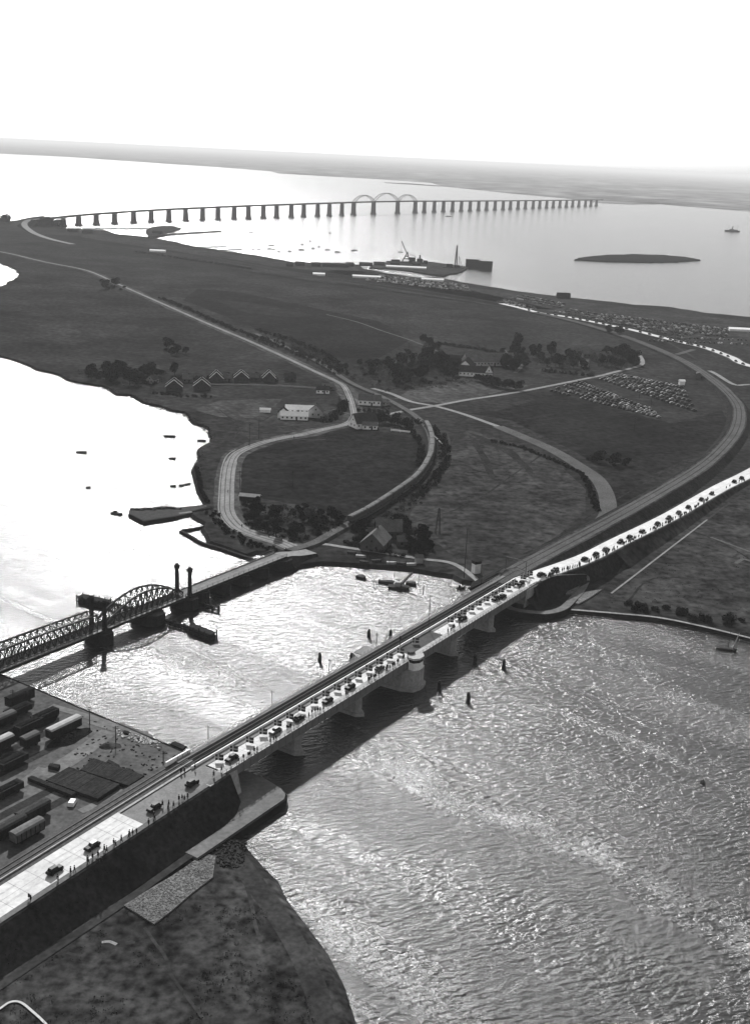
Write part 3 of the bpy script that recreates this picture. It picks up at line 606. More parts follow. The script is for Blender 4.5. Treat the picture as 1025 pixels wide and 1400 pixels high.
# approach surfaces on the near bank
ap = [BR(s, 0, zr(s)) for s in (-170, -130, -100, -70, -45, -26)]; ap2 = [BR(s, 0, zr(s)) for s in (-26, -20, -8, 2.0)]
mb = MB(); mb.sweep(ap, lambda i: [(9.2, 0.02), (0.9 if i > 2 else .3, 0.02)]); struct(mb.build('road', 'concrete_road'))
mb = MB(); mb.sweep(ap2, [(8.1, 0.0), (0.9, 0.0)]); struct(mb.build('road', 'asphalt'))
mb = MB(); mb.sweep(ap + ap2[1:], [(0.88, 0.05), (-0.6, 0.05)]); struct(mb.build('pavement', 'quay_top'))
mb = MB(); mb.sweep(ap + ap2[1:], [(15.2, -0.02), (9.3, -0.02)]); struct(mb.build('railway_bed', 'ballast'))
mb = MB(); mb.sweep(ap + ap2[1:], [(10.9, 0.05), (10.9, .35), (10.6, .35), (10.6, .05)], closed=True); tag(mb.build('kerb_wall', 'concrete'), 'long pale kerb between the approach road and the railway', 'kerb')
mb = MB(); mb.sweep(ap2, [(9.25, 0.03), (8.6, 0.03)]); struct(mb.build('pavement', 'concrete'))
for n0 in (12.2, 13.65):
    mb = MB(); mb.sweep(ap + ap2[1:], [(n0 + .06, 0), (n0 + .06, .18), (n0 - .06, .18), (n0 - .06, 0)], closed=True); tag(mb.build('rail', 'steel_mid'), 'steel rail on the near approach, %s of the two' % ('right' if n0 < 13 else 'left'), 'rail')
mb = MB()
mb.sweep([BR(-4, 14.3, 9), BR(5, 14.3, 9)], [(.2, -1), (.2, 1.1), (-.2, 1.1), (-.2, -1)], closed=True); tag(mb.build('parapet_wall', 'whitewash'), 'short pale wall ending the bridge railing at the yard', 'wall')

mb = MB()
for a_, b_ in ((S0, LF0), (LF1, S1)):
    for k in range(int((b_ - a_) / 5)): seg(mb, a_ + k * 5 + 2.5, a_ + k * 5 + 2.58, 2.6, 6.5, 8.871, 8.874)
    seg(mb, a_, b_, 4.52, 4.58, 8.871, 8.875)
o = mb.build('slab_joints', 'asphalt', nb); o['kind'] = 'stuff'
mb = MB()
for k in range(28):
    s_ = -166 + k * 5.1; mb.sweep([BR(s_, 0, zr(s_)), BR(s_ + .09, 0, zr(s_ + .09))], [(9.2, .026), (.9, .026)])
mb.sweep([BR(-170, 0, zr(-170)), BR(-26, 0, zr(-26))], [(5.1, .03), (5.02, .03)]); struct(mb.build('slab_joints', 'asphalt'))
for n_, w_ in ((3.4, .35), (6.9, .3)):
    mb = MB(); mb.sweep([BR(s_, 0, zr(s_)) for s_ in (-170, -120, -80, -50, -26.5)], [(n_ + w_, .022), (n_ - w_, .022)]); struct(mb.build('tyre_marks', 'tyre_worn'))
mb = MB(); mb.sweep(roadp[3:], [(0.85, .026), (.75, .026)]); struct(mb.build('slab_joints', 'asphalt'))
# ================================================================ FLAGS
def make_flag():
    t = thing('flagpole', 'flag', 'flag')
    mb = MB(); mb.tube((0, 0, 0), (0, 0, 2.35), .045, 6, .035); mb.build('pole', 'white', t)
    mb = MB(); W, Hh, nx = 2.2, 1.75, 13; xs = [W * i / nx for i in range(nx + 1)]; zs = [.12, .85, 1.1, 1.85]
    def P(i, j): x = xs[i]; return (x, 0.16 * math.sin(x * 3.1) * (x / W) + .0, 0.38 + zs[j] - 0.06 * x)
    k = {}; 
    for i in range(nx + 1):
        for j in range(4): k[i, j] = len(mb.v); mb.v.append(P(i, j))
    for i in range(nx):
        for j in range(3):
            mb.f.append((k[i, j], k[i + 1, j], k[i + 1, j + 1], k[i, j + 1])); mb.m.append(1 if (j == 1 or i in (4, 5)) else 0)
    mb.build('flag_cloth', ['flag_field', 'flag_cross'], t, smooth=True); return t
FL = [(301, 1036), (320.5, 1024), (342, 1011), (360, 1000), (379, 988), (395.7, 978), (412, 967.5), (429, 958), (445, 948), (460.5, 939), (475, 930), (489, 921), (504, 912.5), (518.5, 904), (532, 896), (547, 889), (568, 875), (614, 846.5), (623.5, 841), (631, 836), (642, 830), (654, 824.4), (664, 818), (673.4, 811), (683, 805.6), (694.5, 800.6), (702, 795), (712.5, 787.7), (723.4, 783)]
f0 = make_flag()
for i, (u, v) in enumerate(FL):
    p = at(u - 4.5, v, 10.25); s_ = (p - B0).dot(BD); q_ = BR(s_, min(max((p - B0).dot(BN), 6.1), 6.7), 8.9)
    f = f0 if i == 0 else dup(f0, (0, 0, 0)); f.location = q_; f.rotation_euler = (0, 0, R(ru(-14, 6)))
    lab = 'flag with a white cross over the dark lifting span' if i == 16 else 'white-crossed dark flag at the kerb of the bridge road, %s from the near end' % ordw(i + 1)
    f['label'] = lab; f['group'] = 'flags along the bridge road'

# ================================================================ OLD BRIDGE
ob = thing('old_bridge', 'dark old truss bridge on masonry piers with four stone towers, left of the new bridge', 'bridge', O0, math.atan2(OD.y, OD.x))
ZD = 5.0
def truss(mb, s0, s1, n, z0, hf, panel=2.6, t=.26):
    k = max(2, round((s1 - s0) / panel)); top = [(s0 + (s1 - s0) * i / k, n, z0 + hf(i / k)) for i in range(k + 1)]; bot = [(p[0], n, z0) for p in top]
    for i in range(k):
        mb.bar(top[i], top[i + 1], .5, .55); mb.bar(bot[i], bot[i + 1], .5, .6); mb.bar(bot[i], top[i + 1], .2); mb.bar(top[i], bot[i + 1], .2)
    for i in range(k + 1): mb.bar(bot[i], (top[i][0], n, top[i][2] + .01), t * .8)
for n in (1.6, 6.4):
    mb = MB(); truss(mb, -75, 4.0, n, ZD, lambda t: 5.4 + 0.6 * math.sin(t * math.pi)); mb.build('side_truss', 'truss_steel', ob)
    mb = MB(); truss(mb, 8.5, 45.3, n, ZD, lambda t: 1.5 + 5.7 * math.sin(t * math.pi) ** 0.9 if 0 < t < 1 else 1.4); mb.build('swing_truss', 'truss_steel', ob)
mb = MB()
for k in range(24): mb.bar((-72 + k * 3.3, 1.6, ZD + 5.7), (-72 + k * 3.3, 6.4, ZD + 5.7), .2)
mb.build('top_bracing', 'truss_steel', ob); mb = MB()
for k in range(5): mb.bar((20 + k * 3.4, 1.6, ZD + 7.0 - abs(k - 2) * .25), (20 + k * 3.4, 6.4, ZD + 7.0 - abs(k - 2) * .25), .2)
mb.build('top_bracing', 'truss_steel', ob)
mb = MB(); seg(mb, -80, 45, 1.3, 6.7, ZD - .7, ZD - .05); mb.build('deck', 'timber', ob)
mb = MB(); seg(mb, -80, 45, 0.0, 1.28, ZD - .5, ZD - .02); mb.build('footway', 'pale_grey', ob)
mb = MB(); seg(mb, -80, 45, -0.1, -.005, ZD - .9, ZD + .05); seg(mb, -80, 45, 1.25, 1.3, ZD - 1.6, ZD - .71); mb.build('edge_beam', 'steel_dark', ob)
mb = MB(); railing(mb, -80, 45, -.05, ZD, 1.0, 2.5); mb.build('railing', 'steel_mid', ob)
mb = MB(); seg(mb, 45, 104, 0.2, 6.3, ZD - .5, ZD + .02); mb.build('approach_deck', 'gravel_road', ob)
mb = MB(); seg(mb, 45, 104, 0.0, .19, ZD - .75, ZD + .35); seg(mb, 45, 104, 6.31, 6.5, ZD - .75, ZD + .35); mb.build('approach_girder', 'steel_dark', ob)
mb = MB(); railing(mb, 45, 104, 6.4, ZD + .3, 1.6, 2.9); mb.build('railing', 'steel_dark', ob)
mb = MB(); railing(mb, 45, 104, .1, ZD + .3, 1.0, 2.9); mb.build('railing', 'steel_mid', ob)
def opier(s, hw, n0, n1, z1):
    mb = MB(); mb.prism([(s - hw, n0 + hw * .6), (s - hw * .5, n0 - hw * .2), (s + hw * .5, n0 - hw * .2), (s + hw, n0 + hw * .6), (s + hw, n1 - hw * .6), (s + hw * .5, n1), (s - hw * .5, n1), (s - hw, n1 - hw * .6)], -2, z1); return mb
for s, hw, n0, n1 in ((6, 3.0, -1.6, 8.6), (47.5, 3.2, -1.8, 8.8)): opier(s, hw, n0, n1, ZD - .95).build('tower_pier', 'tarred_pile', ob)
opier(29, 4.2, -2.4, 9.6, ZD - 1).build('swing_pier', 'tarred_pile', ob)
for s in (55.5, 67, 78.5, 90): opier(s, 2.0, -.9, 7.6, ZD - .8).build('masonry_pier', 'tarred_pile', ob)
opier(103, 4, -1.4, 8, ZD - .8).build('masonry_abutment', 'tarred_pile', ob)
opier(-60, 3, -1.4, 8, ZD - 1.25).build('masonry_pier', 'tarred_pile', ob)
for s, hgt in ((6, 13.4), (47.5, 13.6)):
    for n in (0.4, 6.6):
        mb = MB(); hh = hgt - ZD
        mb.tube((s, n, ZD - 1), (s, n, hgt), 0.85, 8, .7)
        mb.tube((s, n, ZD - .2), (s, n, ZD + .8), 1.05, 8, 1.0)
        tw = mb.build('tower', 'timber', ob)
        mb = MB(); mb.tube((s, n, hgt), (s, n, hgt + .5), .72, 8, 1.1); mb.tube((s, n, hgt + .5), (s, n, hgt + 1.6), 1.1, 8, 1.05); mb.tube((s, n, hgt + 1.6), (s, n, hgt + 2.0), .8, 8, .55)
        mb.build('tower_cap', 'tarred_pile', tw)
# land ramp between old bridge and the road
struct(ribbon('road', smooth_path([OB(103.5, 3.2, ZD + .03), OB(108, 3.2, ZD - .6), OB(114, 2.5, 3.2), OB(122, 1.2, 2.4)]), 3.4, 3.4, 0.1, 'gravel_road'))
bank('embankment', smooth_path([OB(103.5, 3.2, ZD + .03), OB(108, 3.2, ZD - .6), OB(114, 2.5, 3.2), OB(122, 1.2, 2.4)]), 3.6, 3.6, GZ, 1.2)
# timber guard jetty for the swing span: two halves each side, made of pile clusters and walings
def dolphin(loc, r, h, n, label, group, brace=True):
    t = thing('mooring_dolphin', label, 'dolphin', loc, ru(0, 3), group)
    for k in range(n):
        a = 2 * math.pi * k / n; mb = MB(); mb.tube((r * math.cos(a), r * math.sin(a), -2), (r * .6 * math.cos(a), r * .6 * math.sin(a), h + ru(-.2, .2)), .2, 6, .16); mb.build('pile', 'tarred_pile', t)
    mb = MB(); mb.tube((0, 0, -2), (0, 0, h + .4), .3, 8, .26); mb.build('king_pile', 'tarred_pile', t)
    mb = MB(); mb.tube((0, 0, h * .7), (0, 0, h * .85), r * .86, 10); mb.build('binding', 'tarred_pile', t)
    mb = MB(); mb.tube((0, 0, .5), (0, 0, .8), r * 1.02, 10); mb.build('binding', 'tarred_pile', t); return t
D = [((437, 905), 'tall black mooring dolphin in the channel left of the new bridge, nearer one'), ((504, 872), 'tall black mooring dolphin in the channel left of the new bridge, farther one'), ((480, 905.5), 'black mooring dolphin half hidden behind the left railing of the bridge, nearer one'), ((533.5, 873), 'black mooring dolphin half hidden behind the left railing of the bridge, farther one'),
     ((649, 907), 'black mooring dolphin right of the bridge, farthest of the four'), ((688, 914.5), 'black mooring dolphin right of the bridge, rightmost of the four'), ((600, 944), 'black mooring dolphin close to the big bridge pier on its right'), ((639.5, 960), 'tall black mooring dolphin right of the bridge, nearest of the four')]
for (u, v), lab in D: p = at(u, v); dolphin((p.x, p.y, 0), 0.62, 3.0, 7, lab, 'mooring dolphins beside the new bridge')
def crib(p0, p1, wd, h, label, group=None):
    p0, p1 = Vector(p0), Vector(p1); L_ = (p1 - p0).length; t = thing('guard_jetty', label, 'jetty', (p0 + p1) / 2, math.atan2((p1 - p0).y, (p1 - p0).x), group)
    k = max(2, int(L_ / 2.3)); mb = MB()
    for i in range(k + 1):
        for y in (-wd / 2, wd / 2): mb.tube((-L_ / 2 + L_ * i / k, y, -2), (-L_ / 2 + L_ * i / k, y * .85, h + ru(.0, 1.1)), .26, 6)
    mb.build('piles', 'tarred_pile', t); mb = MB()
    for y in (-wd / 2 * .93, wd / 2 * .93):
        for z in (h * .35, h * .9): mb.box((0, y, z), (L_, .2, .35))
    mb.build('walings', 'tarred_pile', t); mb = MB(); mb.box((0, 0, h), (L_, wd * .8, .2))
    if wd > 3: mb.box((0, 0, h * .5 - .5), (L_ * .94, wd * .8, h * .8))
    mb.build('walkway', 'timber', t); return t
J0, J1 = at(100, 826), at(207, 852); J2, J3 = at(214, 855), at(300, 878)
jd = (J3 - J0).normalized(); jn = Vector((-jd.y, jd.x, 0))
crib(OB(30, 9.5), OB(29, 23), 1.3, 2.2, 'dark pile walkway running left from the swing pier')
crib(OB(29, 23), OB(26.8, 35), 4.2, 2.2, 'massive dark timber guard dolphin at the left end of the pile walkway')
crib(OB(31, -2.6), OB(31.6, -14.5), 1.0, 1.6, 'dark pile walkway running right from the swing pier')
crib(OB(31.6, -14.8), OB(31, -25.5), 3.6, 2.4, 'large dark timber guard dolphin at the right end of the pile walkway')
crib(OB(50.5, -4.5), OB(51.5, -10), 1.0, 1.8, 'small dark pile fender right of the two tall towers')
p = OB(4.5, 13); 
# ================================================================ LONG BRIDGE FAR AWAY
PB = [(87, 310), (108, 308), (132, 307), (157, 305.5), (183, 304.5), (207, 303.5), (231, 303), (254, 302.5), (277, 301.5), (298, 300.5), (320, 299.5), (339.5, 299), (360, 298.5), (378, 298), (398, 297), (415, 296), (434, 295.5), (450, 295), (467, 294.5), (483, 294), (510, 293.5), (543, 292), (567, 291),
      (579.5, 290), (593, 289.7), (605.5, 289.4), (618, 289), (630, 288.6), (642, 288.2), (653.5, 287.8), (664.5, 287.4), (676, 287), (687, 286.6), (697, 286.2), (707.5, 285.8), (717.5, 285.4), (728, 285), (737, 284.7), (746.5, 284.3), (755.5, 284), (764.5, 283.6), (773.5, 283.2), (782, 282.8), (790.5, 282.4), (799.5, 282), (807, 281.7), (814.5, 281.3)]
# plan curve: straight line through the arches, gently curved at its left end
ctrl = [at(60, 309), at(87, 309.6), at(183, 304.6), at(320, 299.8), at(483, 294), at(567, 291)]; e0 = at(483, 294); e1 = at(567, 291)
def ray_line(u, a, b):
    d = at(u, 300); d = Vector((d.x, d.y)); A_ = Vector((a.x, a.y)); E = Vector((b.x - a.x, b.y - a.y)); den = d.x * (-E.y) + E.x * d.y
    t = (A_.x * (-E.y) + E.x * A_.y) / den; return Vector((d.x * t, d.y * t, 0))
anch = [at(40, 311.5), at(110, 308.4), at(230, 303), at(400, 297.1), at(540, 292), at(680, 286.9), at(830, 281.0)]
anc_u = [40, 110, 230, 400, 540, 680, 830]
sa = smooth_path(anch, 12)
def on_bridge(u):
    best = None
    for i in range(len(sa) - 1):
        a, b = sa[i], sa[i + 1]; ua, ub = [512.5 + FPX * (p - Vector((0, 0, CAM_H))).dot(RT) / (p - Vector((0, 0, CAM_H))).dot(FW) for p in (a, b)]
        if ua <= u <= ub: return a + (b - a) * ((u - ua) / (ub - ua))
    return sa[-1]
def pix_at(p):
    q_ = p - Vector((0, 0, CAM_H)); D_ = q_.dot(FW); return 512.5 + FPX * q_.dot(RT) / D_, 700 - FPX * q_.dot(UP) / D_
def deck_z(u):   # deck height read from the photo, smoothed
    P_ = [(40, 14), (60, 17), (110, 22), (200, 27), (350, 33), (500, 37), (560, 37), (700, 32), (830, 27)]
    for (a, za), (b, zb) in zip(P_, P_[1:]):
        if a <= u <= b: return za + (zb - za) * (u - a) / (b - a)
    return P_[-1][1]
lb = thing('long_arch_bridge', 'very long low bridge on many piers with three white arches crossing the far sound', 'bridge', (0, 0, 0))
pth = []
for i in range(80):
    u = 46 + (822 - 46) * i / 79; q_ = on_bridge(u); pth.append(Vector((q_.x, q_.y, deck_z(u))))
mb = MB(); mb.sweep(pth, [(5, 0.0), (-5, 0.0), (-5, -.7), (-3, -3.8), (3, -3.8), (5, -.7)], closed=True); mb.build('deck', 'far_steel', lb)
mb = MB(); mb.sweep(pth, [(4.2, .05), (-4.2, .05)]); mb.build('roadway', 'gravel_road', lb)
for k, (u, v) in enumerate(PB):
    q_ = on_bridge(u); z = deck_z(u) - 3.8; a = on_bridge(u + 3) - on_bridge(u - 3); rz = math.atan2(a.y, a.x); big = 19 <= k <= 22
    mb = MB(); mb.box((q_.x, q_.y, z / 2 - 1), (9.5 if big else 6.2, 11, z + 2), rz, .86); mb.box((q_.x, q_.y, 1), (13 if big else 9, 14, 5), rz, .95); mb.build('pier', 'far_pier', lb)
for k, (a, b, rise) in enumerate([(19, 20, 17), (20, 21, 22), (21, 22, 17)]):
    ua, ub = PB[a][0], PB[b][0]; pa, pb = on_bridge(ua), on_bridge(ub); za = deck_z(ua); d = (pb - pa).normalized(); l = Vector((-d.y, d.x, 0)); N_ = 16
    for sgn in (-4.6, 4.6):
        mb = MB(); pr = None
        for i in range(N_ + 1):
            t = i / N_; p_ = pa + (pb - pa) * t + l * sgn + Vector((0, 0, za + rise * 4 * t * (1 - t)))
            if pr is not None: mb.bar(pr, p_, 1.3, 1.6)
            if 0 < i < N_ and i % 2 == 0: mb.bar(p_, Vector((p_.x, p_.y, za)), .35)
            pr = p_
        mb.build('arch', 'arch_steel', lb)
# approach spur at the left end with its bank and the pale road curl
e = on_bridge(60); e2 = on_bridge(46)
struct(ribbon('road', smooth_path(pxz([(64, 296.5, 20), (46, 299, 14), (36, 303, 9), (34, 308, 5), (40, 314, 3), (50, 320, 2), (70, 327, 2), (100, 334, 2)]), 6), 5.5, 5.5, .2, 'gravel_road'))
bank('embankment', smooth_path(pxz([(64, 296.5, 20), (46, 299, 14), (36, 303, 9), (34, 308, 5), (40, 314, 3), (50, 320, 2)]), 4), 7, 7, GZ, 1.4)
jetty([(84, 312), (130, 312), (190, 311.8), (247, 311)], 3, 2.2, 'thin straight mole under the left end of the long bridge')
jetty([(205, 325), (230, 320), (250, 318.5), (275, 317), (300, 315.4)], 6, 2.5, 'thicker dark mole reaching right from the harbour spit')
land('ground', px([(205, 325), (200, 318), (206, 312), (222, 310), (240, 311), (246, 314), (236, 318), (220, 321)]), 2.5, 'rough_ground', amp=1)
jetty([(268, 338), (285, 337), (310, 336.6)], 2, 1.5, 'thin jetty on the left part of the bay beach, upper one', 'timber')
jetty([(293, 342), (315, 341), (330, 340.2)], 2.5, 1.5, 'thin jetty on the left part of the bay beach, lower one', 'timber')
t = thing('harbour_gantry', 'small dark gantry frame standing in shallow water off the spit', 'gantry', at(240, 329)); mb = MB(); mb.bar((-9, 0, 7), (9, 0, 7), 1.2); mb.build('beam', 'steel_dark', t)
for x in (-9, 9): mb = MB(); mb.bar((x, 0, -1), (x, 0, 7), 1.0); mb.build('leg', 'steel_dark', t)
# harbour arm with cranes
land('ground', px([(512, 363), (530, 360), (560, 359), (590, 360), (620, 364), (640, 366), (630, 373), (604, 379), (590, 377), (560, 372), (530, 368.5), (505, 368)]), 2.2, 'rough_ground', amp=.8)
jetty([(576, 382), (586, 380.3), (597, 379.3)], 1.8, 1.8, 'narrow footbridge of earth joining the harbour arm to the shore', 'timber')
# ================================================================ CARS
def car_parts(shade):
    body = MB()   # sides profile of a 1930s saloon, x forward
    prof = [(-2.1, .42), (-2.15, .8), (-1.95, 1.05), (-1.3, 1.12), (.55, 1.12), (.75, 1.08), (1.75, .98), (1.95, .8), (1.95, .42)]
    k = len(prof); vs = [(x, -.62, z) for x, z in prof] + [(x, .62, z) for x, z in prof]
    body.add(vs, [tuple(range(k)), tuple(range(2 * k - 1, k - 1, -1))] + [(i, i + k, (i + 1) % k + k, (i + 1) % k) for i in range(k)])
    for y in (-.72, .72):
        for x in (-1.3, 1.3):
            for a in range(5):
                t0, t1 = math.pi * a / 5, math.pi * (a + 1) / 5
                body.hexa([(x + .52 * math.cos(t1), y - .13, .36 + .45 * math.sin(t1) - .06), (x + .52 * math.cos(t0), y - .13, .36 + .45 * math.sin(t0) - .06), (x + .52 * math.cos(t0), y + .13, .36 + .45 * math.sin(t0) - .06), (x + .52 * math.cos(t1), y + .13, .36 + .45 * math.sin(t1) - .06)],
                          [(x + .52 * math.cos(t1), y - .13, .36 + .45 * math.sin(t1)), (x + .52 * math.cos(t0), y - .13, .36 + .45 * math.sin(t0)), (x + .52 * math.cos(t0), y + .13, .36 + .45 * math.sin(t0)), (x + .52 * math.cos(t1), y + .13, .36 + .45 * math.sin(t1))])
        body.box((0, y, .38), (1.9, .24, .06))
    cab = MB(); cab.hexa([(-1.75, -.6, 1.0), (.6, -.6, 1.1), (.6, .6, 1.1), (-1.75, .6, 1.0)], [(-1.35, -.5, 1.62), (.3, -.5, 1.62), (.3, .5, 1.62), (-1.35, .5, 1.62)])
    gl = MB(); gl.hexa([(-1.35, -.605, 1.16), (.42, -.605, 1.16), (.42, .605, 1.16), (-1.35, .605, 1.16)], [(-1.15, -.535, 1.5), (.25, -.535, 1.5), (.25, .535, 1.5), (-1.15, .535, 1.5)])
    gl.hexa([(.1, -.5, 1.15), (.63, -.5, 1.15), (.63, .5, 1.15), (.1, .5, 1.15)], [(.1, -.44, 1.52), (.42, -.44, 1.52), (.42, .44, 1.52), (.1, .44, 1.52)])
    return body, cab, gl
WH = MB(); WH.tube((0, -.09, 0), (0, .09, 0), .36, 12)
def make_car(m, roof=None):
    t = thing('car', 'car', 'car'); b, c, g = car_parts(m)
    b.build('body', m, t); cb_ = c.build('cabin', roof or m, t); g.build('windows', 'window_glass', cb_)
    for x in (-1.3, 1.3):
        for y in (-.72, .72):
            w_ = WH.build('wheel', 'rubber', t); w_.location = (x, y, .36)
    return t
def car_single(m):
    b, c, g = car_parts(m); a = MB(); a.add(b.v, b.f); a.add(c.v, c.f); a.mi = 1; a.add(g.v, g.f)
    for x in (-1.3, 1.3):
        for y in (-.72, .72): a.tube((x, y - .09, .36), (x, y + .09, .36), .36, 6)
    return a
cars0 = [make_car('car_black'), make_car('car_grey', 'car_grey'), make_car('car_black', 'car_pale')]; used = [False] * 3
def place_car(k, p, rz, lab, grp):
    if used[k]: o = dup(cars0[k], p, rz, lab, grp)
    else: o = cars0[k]; used[k] = True; o.location = p; o.rotation_euler = (0, 0, rz); o['label'] = lab; o['group'] = grp
    return o
def deckpt(u, v, h):
    z = 8.9
    for _ in range(4):
        p = at(u, v, z + h); s = (p - B0).dot(BD); z = (zr(s) + .02) if s < 2 else 8.88
    return Vector((p.x, p.y, z)), s
brz = math.atan2(BD.y, BD.x)
CB = [(75.4, 1187.7), (126, 1155.5), (210.5, 1103), (263, 1069), (320.5, 1037), (376, 998.5), (410.5, 981), (448, 957), (478.5, 938), (519, 912), (632, 844.5), (676.6, 817), (690, 815), (710, 796)]
for i, (u, v) in enumerate(CB):
    p, s = deckpt(u, v, .9); n = (p - B0).dot(BN)
    if s > 2: n = min(max(n, 3.3), 4.3); p = BR(s, n, 8.88)
    place_car(2 if i == 1 else 1 if i in (5, 9) else 0, p, brz + (math.pi if i % 3 else 0), 'dark saloon car with a pale roof on the concrete approach road' if i == 1 else '%s saloon car on the white bridge road, %s from the lower left' % ('grey' if i in (5, 9) else 'dark', ordw(i + 1)), 'cars driving over the new bridge')
def near_path(path, u, v, z=0):
    best = min(range(len(path) - 1), key=lambda i: (lambda a: (a[0] - u) ** 2 + (a[1] - v) ** 2)(pix_at(path[i])))
    return best
CE = [(738, 781), (757, 771), (797.6, 753), (813, 746), (826, 740), (846, 728), (859, 723), (876, 717), (897, 708), (912, 701), (926, 695), (939, 690), (957, 681), (971, 674), (1002, 659), (1012, 653)]
def on_path(path, u, off):
    for i in range(len(path) - 1):
        ua, ub = pix_at(path[i])[0], pix_at(path[i + 1])[0]
        if min(ua, ub) <= u <= max(ua, ub) and ua != ub:
            p = path[i] + (path[i + 1] - path[i]) * ((u - ua) / (ub - ua)); d = path[i + 1] - path[i]; d.z = 0; d.normalize(); return p + Vector((-d.y, d.x, 0)) * off, math.atan2(d.y, d.x)
    return path[-1].copy(), 0
for i, (u, v) in enumerate(CE):
    p, a = on_path(roadp, u, -.3); p.z += .03
    place_car((0, 2, 0, 0, 1, 0)[i % 6], p, a + (math.pi if i % 4 == 1 else 0), '%s car on the white embankment road beyond the bridge, %s from the bridge end' % (('dark', 'pale-roofed', 'dark', 'dark', 'grey', 'dark')[i % 6], ordw(i + 1)), 'cars on the embankment road')
cs = [car_single(m).mesh('car_small', [m, 'window_glass']) for m in ('car_black', 'car_grey', 'car_pale')]
ncar = 0
def small_car(p, rz, lab, grp, k=None):
    global ncar; ncar += 1
    o = bpy.data.objects.new('car', cs[k if k is not None else random.choice((0, 0, 1, 1, 2))]); C.objects.link(o); o.location = p; o.rotation_euler = (0, 0, rz); return tag(o, lab, 'car', grp)
FR = [(1005, 300), (975, 287), (940, 273), (910, 262), (875, 250), (835, 242), (810, 237), (780, 225), (765, 218), (735, 213), (710, 208), (690, 200), (650, 190), (600, 178), (560, 168), (500, 156), (400, 136), (370, 131), (330, 125), (300, 117), (270, 110), (240, 107), (190, 100), (160, 98), (120, 92), (80, 86)]
for i, (x, y) in enumerate(FR):
    p, a = on_path(mainroad[::-1], 700 + x / 3.154, -2.6); p.z += .13
    small_car(p, a, 'small dark car beside the far white road, %s from the right' % ordw(i + 1), 'cars along the far white road', 0)
def lot(corners, rows, cols, where, grp):
    a, b, c, d = [at(u, v, GZ) for u, v in corners]     # a->b first row, d->c last row
    rz = math.atan2((b - a).y, (b - a).x)
    for r in range(rows):
        p0 = a + (d - a) * (r / (rows - 1)); p1 = b + (c - b) * (r / (rows - 1))
        for k in range(cols):
            if rnd() < .05: continue
            p = p0 + (p1 - p0) * ((k + ru(-.12, .12)) / (cols - 1)); p.z = GZ + .04
            small_car(p + Vector((ru(-.4, .4), ru(-.4, .4), 0)), rz + math.pi / 2 + ru(-.25, .25) + (math.pi if rnd() < .3 else 0), 'parked car %s, %s row from below, %s from left' % (where, ordw(r + 1), ordw(k + 1)), grp)
lot([(753, 535), (899, 571), (886, 560), (790, 523)], 5, 24, 'in the nearer field block', 'cars in the nearer parking block')
lot([(822, 519), (948, 562), (930, 530), (846, 513)], 6, 20, 'in the farther field block', 'cars in the farther parking block')
# the crowded far car parks: hundreds of tiny cars, one object
mb = MB()
def stuffcar(p, rz):
    a = Vector((math.cos(rz), math.sin(rz), 0)); b = Vector((-a.y, a.x, 0)); mb.mi = random.choice((0, 0, 0, 1, 1, 2))
    def h(x0, x1, w_, z0, z1, tp): mb.hexa([p + a * x0 - b * w_ + Vector((0, 0, z0)), p + a * x1 - b * w_ + Vector((0, 0, z0)), p + a * x1 + b * w_ + Vector((0, 0, z0)), p + a * x0 + b * w_ + Vector((0, 0, z0))], [p + a * x0 * tp - b * w_ * tp + Vector((0, 0, z1)), p + a * x1 * tp - b * w_ * tp + Vector((0, 0, z1)), p + a * x1 * tp + b * w_ * tp + Vector((0, 0, z1)), p + a * x0 * tp + b * w_ * tp + Vector((0, 0, z1))])
    h(-2.1, 2, .8, .2, 1.05, .95); h(-1.6, .5, .7, 1.05, 1.65, .85)
def farlot(poly, rows, dens):
    A_, B_, C_, D_ = [at(u, v, GZ) for u, v in poly]
    for r in range(rows):
        p0 = A_ + (D_ - A_) * (r / (rows - 1)); p1 = B_ + (C_ - B_) * (r / (rows - 1)); L_ = (p1 - p0).length; k = int(L_ / dens); rz = math.atan2((p1 - p0).y, (p1 - p0).x) + 1.4
        for i in range(k):
            if rnd() < .18: continue
            p = p0 + (p1 - p0) * (i / k); p.z = GZ + .15; stuffcar(p + Vector((ru(-1, 1), ru(-1, 1), 0)), rz + ru(-.3, .3))
farlot([(500, 384), (650, 400), (640, 391), (520, 377)], 7, 3.6)
farlot([(676, 412), (735, 426), (730, 421), (690, 411)], 3, 4.2)
farlot([(880, 466), (1025, 472), (1025, 466), (900, 462)], 2, 4.5)
farlot([(700, 408), (770, 422), (775, 417), (715, 405)], 3, 5)
farlot([(810, 439), (995, 463), (1000, 452), (830, 431)], 9, 3.8)
farlot([(760, 427), (850, 441), (860, 437), (780, 424)], 3, 4.5)
farlot([(868, 450), (945, 462), (952, 457), (880, 446)], 3, 4.2)
tag(mb.build('parked_cars', ['car_black', 'car_grey', 'car_pale']), 'hundreds of tiny cars crowded in the far car parks by the bay shore', 'cars')['kind'] = 'stuff'

